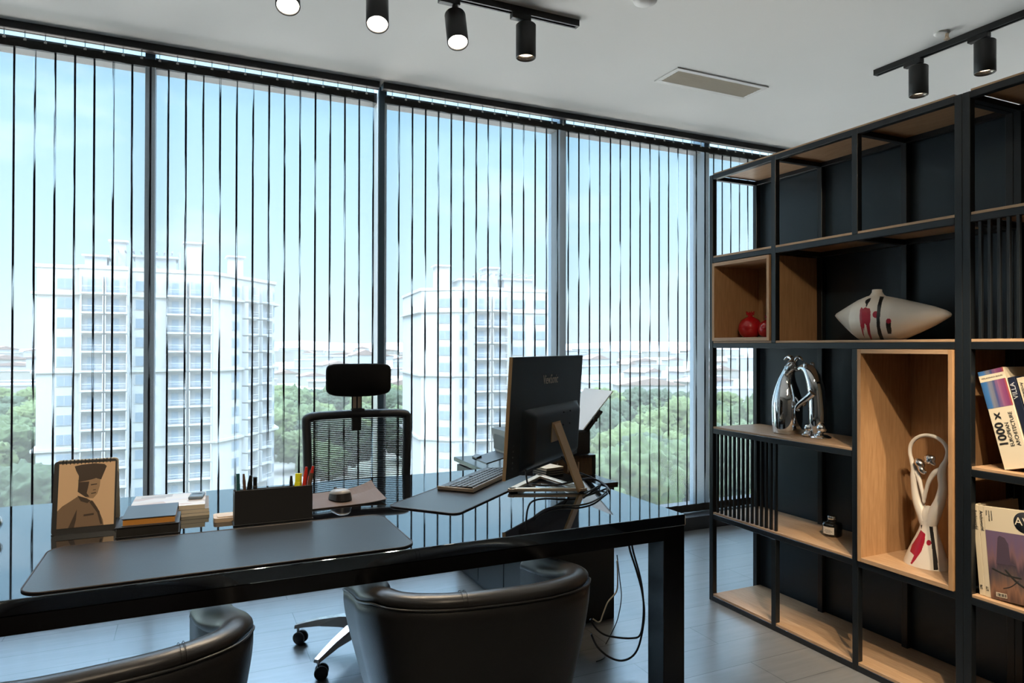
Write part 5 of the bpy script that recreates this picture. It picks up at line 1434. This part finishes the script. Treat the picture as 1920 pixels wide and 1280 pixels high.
def tower(name, label, loc, yaw, foot, bays, nf, ztop, fl, heads, proud):
    """foot: outline from front left round; bays: (edge index, distance along the edge, width, kind)"""
    t = thing(name, label, 'apartment tower', loc, (0, 0, yaw), 'white apartment towers')
    H = ztop - GZ
    mb = MB(); mb.prism([(p_[0], p_[1]) for p_ in foot], 2, 0, H).build('wall', 'facade', t, world=False)
    win = bal = None
    n = len(foot)
    def frame_of(e):
        a, b = Vector((*foot[e], 0)), Vector((*foot[(e + 1) % n], 0))
        d = (b - a).normalized(); nrm = Vector((d.y, -d.x, 0))
        return a, d, nrm
    for e, off, w, kind in bays:
        a, d, nrm = frame_of(e)
        ang = math.atan2(d.y, d.x)
        for k in range(nf):
            z_ = H - 1.0 - fl * (k + 1)
            if kind == 'w':
                if win is None:
                    win = MB().box((-0.5, -0.08, 0.75), (0.5, 0.06, 2.45)).build('window', 'facade', t, world=False)
                    MB().box((-0.45, -0.12, 0.82), (-0.02, -0.085, 2.38)).box((0.02, -0.12, 0.82), (0.45, -0.085, 2.38)).build('pane', 'pane', win, world=False)
                    o_ = win
                else: o_ = dup(win, t)
                o_.scale = (w, 1, 1)
            else:
                if bal is None:
                    bal = MB().box((-0.5, -0.9, 0.0), (0.5, 0.1, 0.28)).box((-0.5, -0.9, 0.28), (-0.455, 0.1, 2.75)).box((0.455, -0.9, 0.28), (0.5, 0.1, 2.75)).build('balcony', 'facade', t, world=False)
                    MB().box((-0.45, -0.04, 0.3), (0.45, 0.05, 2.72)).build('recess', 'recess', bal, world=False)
                    MB().box((-0.22, -0.10, 0.35), (0.12, -0.045, 2.3)).build('pane', 'pane', bal, world=False)
                    MB().box((-0.455, -0.88, 1.15), (0.455, -0.82, 1.22)).box((-0.455, -0.86, 0.75), (0.455, -0.83, 0.79)).build('railing', 'rail', bal, world=False)
                    o_ = bal
                else: o_ = dup(bal, t)
                o_.scale = (w, 1.3, 1)
            p_ = a + d * off
            o_.location = (p_.x, p_.y, z_); o_.rotation_euler = (0, 0, ang)
    # string courses every few floors, parapet and roof heads
    def grow(f_):
        cx = sum(p_[0] for p_ in foot) / n; cy = sum(p_[1] for p_ in foot) / n
        return [(cx + (p_[0] - cx) * f_, cy + (p_[1] - cy) * f_) for p_ in foot]
    for k in (1, 5, 9):
        z_ = H - 1.0 - fl * k
        MB().prism(grow(1.045), 2, z_ - 0.15, z_ + 0.25).build('cornice', 'facade', t, world=False)
    MB().prism(grow(1.02), 2, H - 0.05, H + 0.5).build('parapet', 'facade', t, world=False)
    for x0, y0, x1, y1, h in heads:
        MB().box((x0, y0, H + 0.4), (x1, y1, H + h)).box((x0 - 0.4, y0 - 0.4, H + h), (x1 + 0.4, y1 + 0.4, H + h + 0.3)).build('roof_house', 'facade', t, world=False)
    mb = MB()
    x0, x1, y0, y1 = proud
    for i in range(9):
        xx = x0 + (x1 - x0) * i / 8
        mb.box((xx - 0.12, y0, H + 3.3), (xx + 0.12, y1, H + 3.6))
    for xx in (x0, x1):
        for yy in (y0, y1): mb.box((xx - 0.15, yy - 0.15, H + 0.4), (xx + 0.15, yy + 0.15, H + 3.3))
    mb.build('pergola', 'roofg', t, world=False)
    return t
D1 = 104.0
base = out(68, D1 / math.cos(math.atan((68 - 960) / FPX)), GZ)
yaw1 = 0.04
foot1 = [(0, 0), (5.4, 0), (5.6, -1.4), (12.2, -1.4), (12.4, 0), (24.6, 0), (26.5, 2.0), (36.5, 14.5), (36.5, 32), (0, 32)]
bays1 = [(0, 3.6, 2.2, 'w'), (2, 1.75, 3.0, 'b'), (2, 4.95, 3.0, 'b'), (4, 2.2, 3.2, 'w'), (4, 6.6, 3.0, 'b'), (4, 10.2, 3.4, 'b'), (6, 3.2, 2.2, 'w'), (6, 7.0, 3.6, 'b'), (6, 11.6, 3.6, 'b'), (6, 15.0, 1.6, 'w')]
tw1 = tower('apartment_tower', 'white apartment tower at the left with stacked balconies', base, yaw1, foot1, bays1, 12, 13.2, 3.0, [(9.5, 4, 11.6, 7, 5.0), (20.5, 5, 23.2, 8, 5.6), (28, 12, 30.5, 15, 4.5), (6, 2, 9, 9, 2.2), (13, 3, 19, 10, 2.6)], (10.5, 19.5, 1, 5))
D2 = 126.0
base = out(798, D2 / math.cos(math.atan((798 - 960) / FPX)), GZ)
foot2 = [(0, 4.5), (5.6, 0.4), (8.3, 0.4), (8.6, -1.2), (15.4, -1.2), (15.7, 0.4), (24.5, 0.4), (24.5, 26), (0, 26)]
bays2 = [(0, 5.0, 2.6, 'w'), (1, 1.6, 1.6, 'w'), (3, 1.75, 3.0, 'b'), (3, 5.05, 3.0, 'b'), (5, 2.4, 3.0, 'w'), (5, 6.6, 2.6, 'w')]
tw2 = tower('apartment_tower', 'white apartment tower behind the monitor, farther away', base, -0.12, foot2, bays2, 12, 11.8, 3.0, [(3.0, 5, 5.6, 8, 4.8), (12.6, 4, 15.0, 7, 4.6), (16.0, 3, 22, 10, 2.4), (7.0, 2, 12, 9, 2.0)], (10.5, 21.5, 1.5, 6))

# trees: three crowns, each copied
protos = []
for k, mm in enumerate(('tree', 'tree2', 'tree3')):
    bm = bmesh.new(); bmesh.ops.create_icosphere(bm, subdivisions=5, radius=1.0)
    for v in bm.verts:
        p_ = v.co.copy()
        d = 1 + 0.30 * mnoise.noise(p_ * 1.6 + Vector((k * 9, 0, 0))) + 0.20 * mnoise.noise(p_ * 4.0 + Vector((0, k * 5, 0))) + 0.14 * mnoise.noise(p_ * 9.0) + 0.12 * mnoise.noise(p_ * 17.0) + 0.07 * mnoise.noise(p_ * 31.0)
        v.co = p_ * d
        v.co.z = v.co.z * 0.82 + 1.25
    me = bpy.data.meshes.new('crown'); bm.to_mesh(me); bm.free(); me.materials.append(M[mm])
    for p_ in me.polygons: p_.use_smooth = True
    protos.append(me)
tm = MB().cyl((0, 0, 0), (0, 0, 0.8), 0.12, 8, r1=0.08); tbm = tm.bm
tme = bpy.data.meshes.new('trunk'); tbm.to_mesh(tme); tbm.free(); tme.materials.append(M['trunk'])
TL = ['mid green leafy tree in the wood below the towers', 'pale green leafy tree in the wood below the towers', 'dark green leafy tree in the wood below the towers']
TOWERS = [(o_.matrix_basis @ Vector((cx_, cy_, 0))).to_2d()[:] + (c_,) for o_, cx_, cy_, c_ in ((tw1, 9, 9, 13), (tw1, 26, 20, 14), (tw1, 6, 24, 12), (tw2, 8, 9, 11), (tw2, 17, 12, 14), (tw2, 8, 20, 11))]
rnd = random.Random(3)
spots = []
def scatter(n, px0, px1, d0, d1):
    c = 0; tries = 0
    while c < n and tries < n * 30:
        tries += 1
        px = rnd.uniform(px0, px1); d = math.sqrt(rnd.uniform(d0 * d0, d1 * d1))
        q = out(px, d, GZ)
        rr_ = rnd.uniform(4.0, 6.6)
        if any(math.hypot(q.x - a_, q.y - b_) < c_ + rr_ for a_, b_, c_ in TOWERS): continue
        if any((q - s_[0]).length < 1.02 * (rr_ + s_[1]) for s_ in spots): continue
        spots.append((q, rr_)); c += 1
scatter(120, 1070, 1480, 92, 260)
scatter(50, 505, 790, 135, 310)
scatter(40, -190, 64, 112, 300)
for q, r_ in spots:
    k = rnd.choices((0, 1, 2), (4, 3, 3))[0]
    e_ = thing('tree', TL[k], 'tree', q, (0, 0, rnd.uniform(0, 6.28)), ['mid green trees outside', 'pale green trees outside', 'dark green trees outside'][k])
    e_.scale = (r_, r_, r_ * rnd.uniform(0.85, 1.15))
    for nm, me in (('crown', protos[k]), ('trunk', tme)):
        c = bpy.data.objects.new(nm, me); col.objects.link(c); c.parent = e_

# low houses of the city beyond
def house_mesh(mw, gable):
    mb = MB(); mb.box((-0.5, -0.5, 0), (0.5, 0.5, 1.0))
    return mb
hm = []
for w_ in ('house1', 'house2'):
    mb = MB(); mb.box((-0.5, -0.5, 0), (0.5, 0.5, 1.0)); me = bpy.data.meshes.new('wall'); mb.bm.to_mesh(me); mb.bm.free(); me.materials.append(M[w_]); hm.append(me)
mb = MB(); mb.prism([(-0.55, 1.0), (0.55, 1.0), (0.0, 1.38)], 1, -0.54, 0.54); rme = bpy.data.meshes.new('roof'); mb.bm.to_mesh(rme); mb.bm.free(); rme.materials.append(M['tile'])
mb = MB(); mb.box((-0.52, -0.52, 1.0), (0.52, 0.52, 1.08)); rmf = bpy.data.meshes.new('roof'); mb.bm.to_mesh(rmf); mb.bm.free(); rmf.materials.append(M['roofg'])
hspots = []
for i in range(900):
    if len(hspots) >= 230: break
    px = rnd.uniform(-150, 1600); d = 270 * (10 ** rnd.uniform(0, 0.95))
    if d < 330 and not (480 < px < 800 or px > 1050 or px < 60): continue
    q = out(px, d, GZ)
    s_ = rnd.uniform(8, 20) * (1 + d / 2500); wx_ = s_ * rnd.uniform(1.2, 2.8)
    rad = 0.62 * math.hypot(wx_, s_ * 0.9)
    if any((q - h_[0]).length < rad + h_[1] for h_ in hspots) or any((q - h_[0]).length < rad + h_[1] for h_ in spots): continue
    hspots.append((q, rad))
    flat = rnd.random() < 0.62
    lab = 'pale flat roofed block in the city beyond the trees' if flat else 'pale house with red tiled roof in the city beyond'
    e_ = thing('city_house', lab, 'building', q, (0, 0, rnd.uniform(-0.5, 0.5)), 'flat roofed city blocks' if flat else 'red roofed city houses')
    e_.scale = (wx_, s_ * 0.9, rnd.uniform(5, 10) if d < 700 else rnd.uniform(6, 20))
    for nm, me in (('wall', hm[0 if rnd.random() < 0.75 else 1]), ('roof', rmf if flat else rme)):
        c = bpy.data.objects.new(nm, me); col.objects.link(c); c.parent = e_
# garden parasols below the left tower
M['par_red'] = pbr('parasol_red', (0.75, 0.10, 0.05), 0.7)
M['par_yel'] = pbr('parasol_yellow', (0.75, 0.55, 0.10), 0.7)
for px, d, m_, lab in ((-2, 131, 'par_red', 'red garden parasol outside at the left edge'), (32, 128, 'par_red', 'red garden parasol outside left of the calendar'), (13, 120, 'par_yel', 'yellow garden parasol between the two red ones')):
    q = out(px, d, GZ)
    t = thing('garden_parasol', lab, 'parasol', q, group='garden parasols below the tower')
    MB().lathe([(1.7, 2.3), (0.7, 2.9), (0.0, 3.5)], 8, smooth=False).build('canopy', m_, t, world=False)
    MB().cyl((0, 0, 0), (0, 0, 3.5), 0.05, 8).build('pole', 'rail', t, world=False)
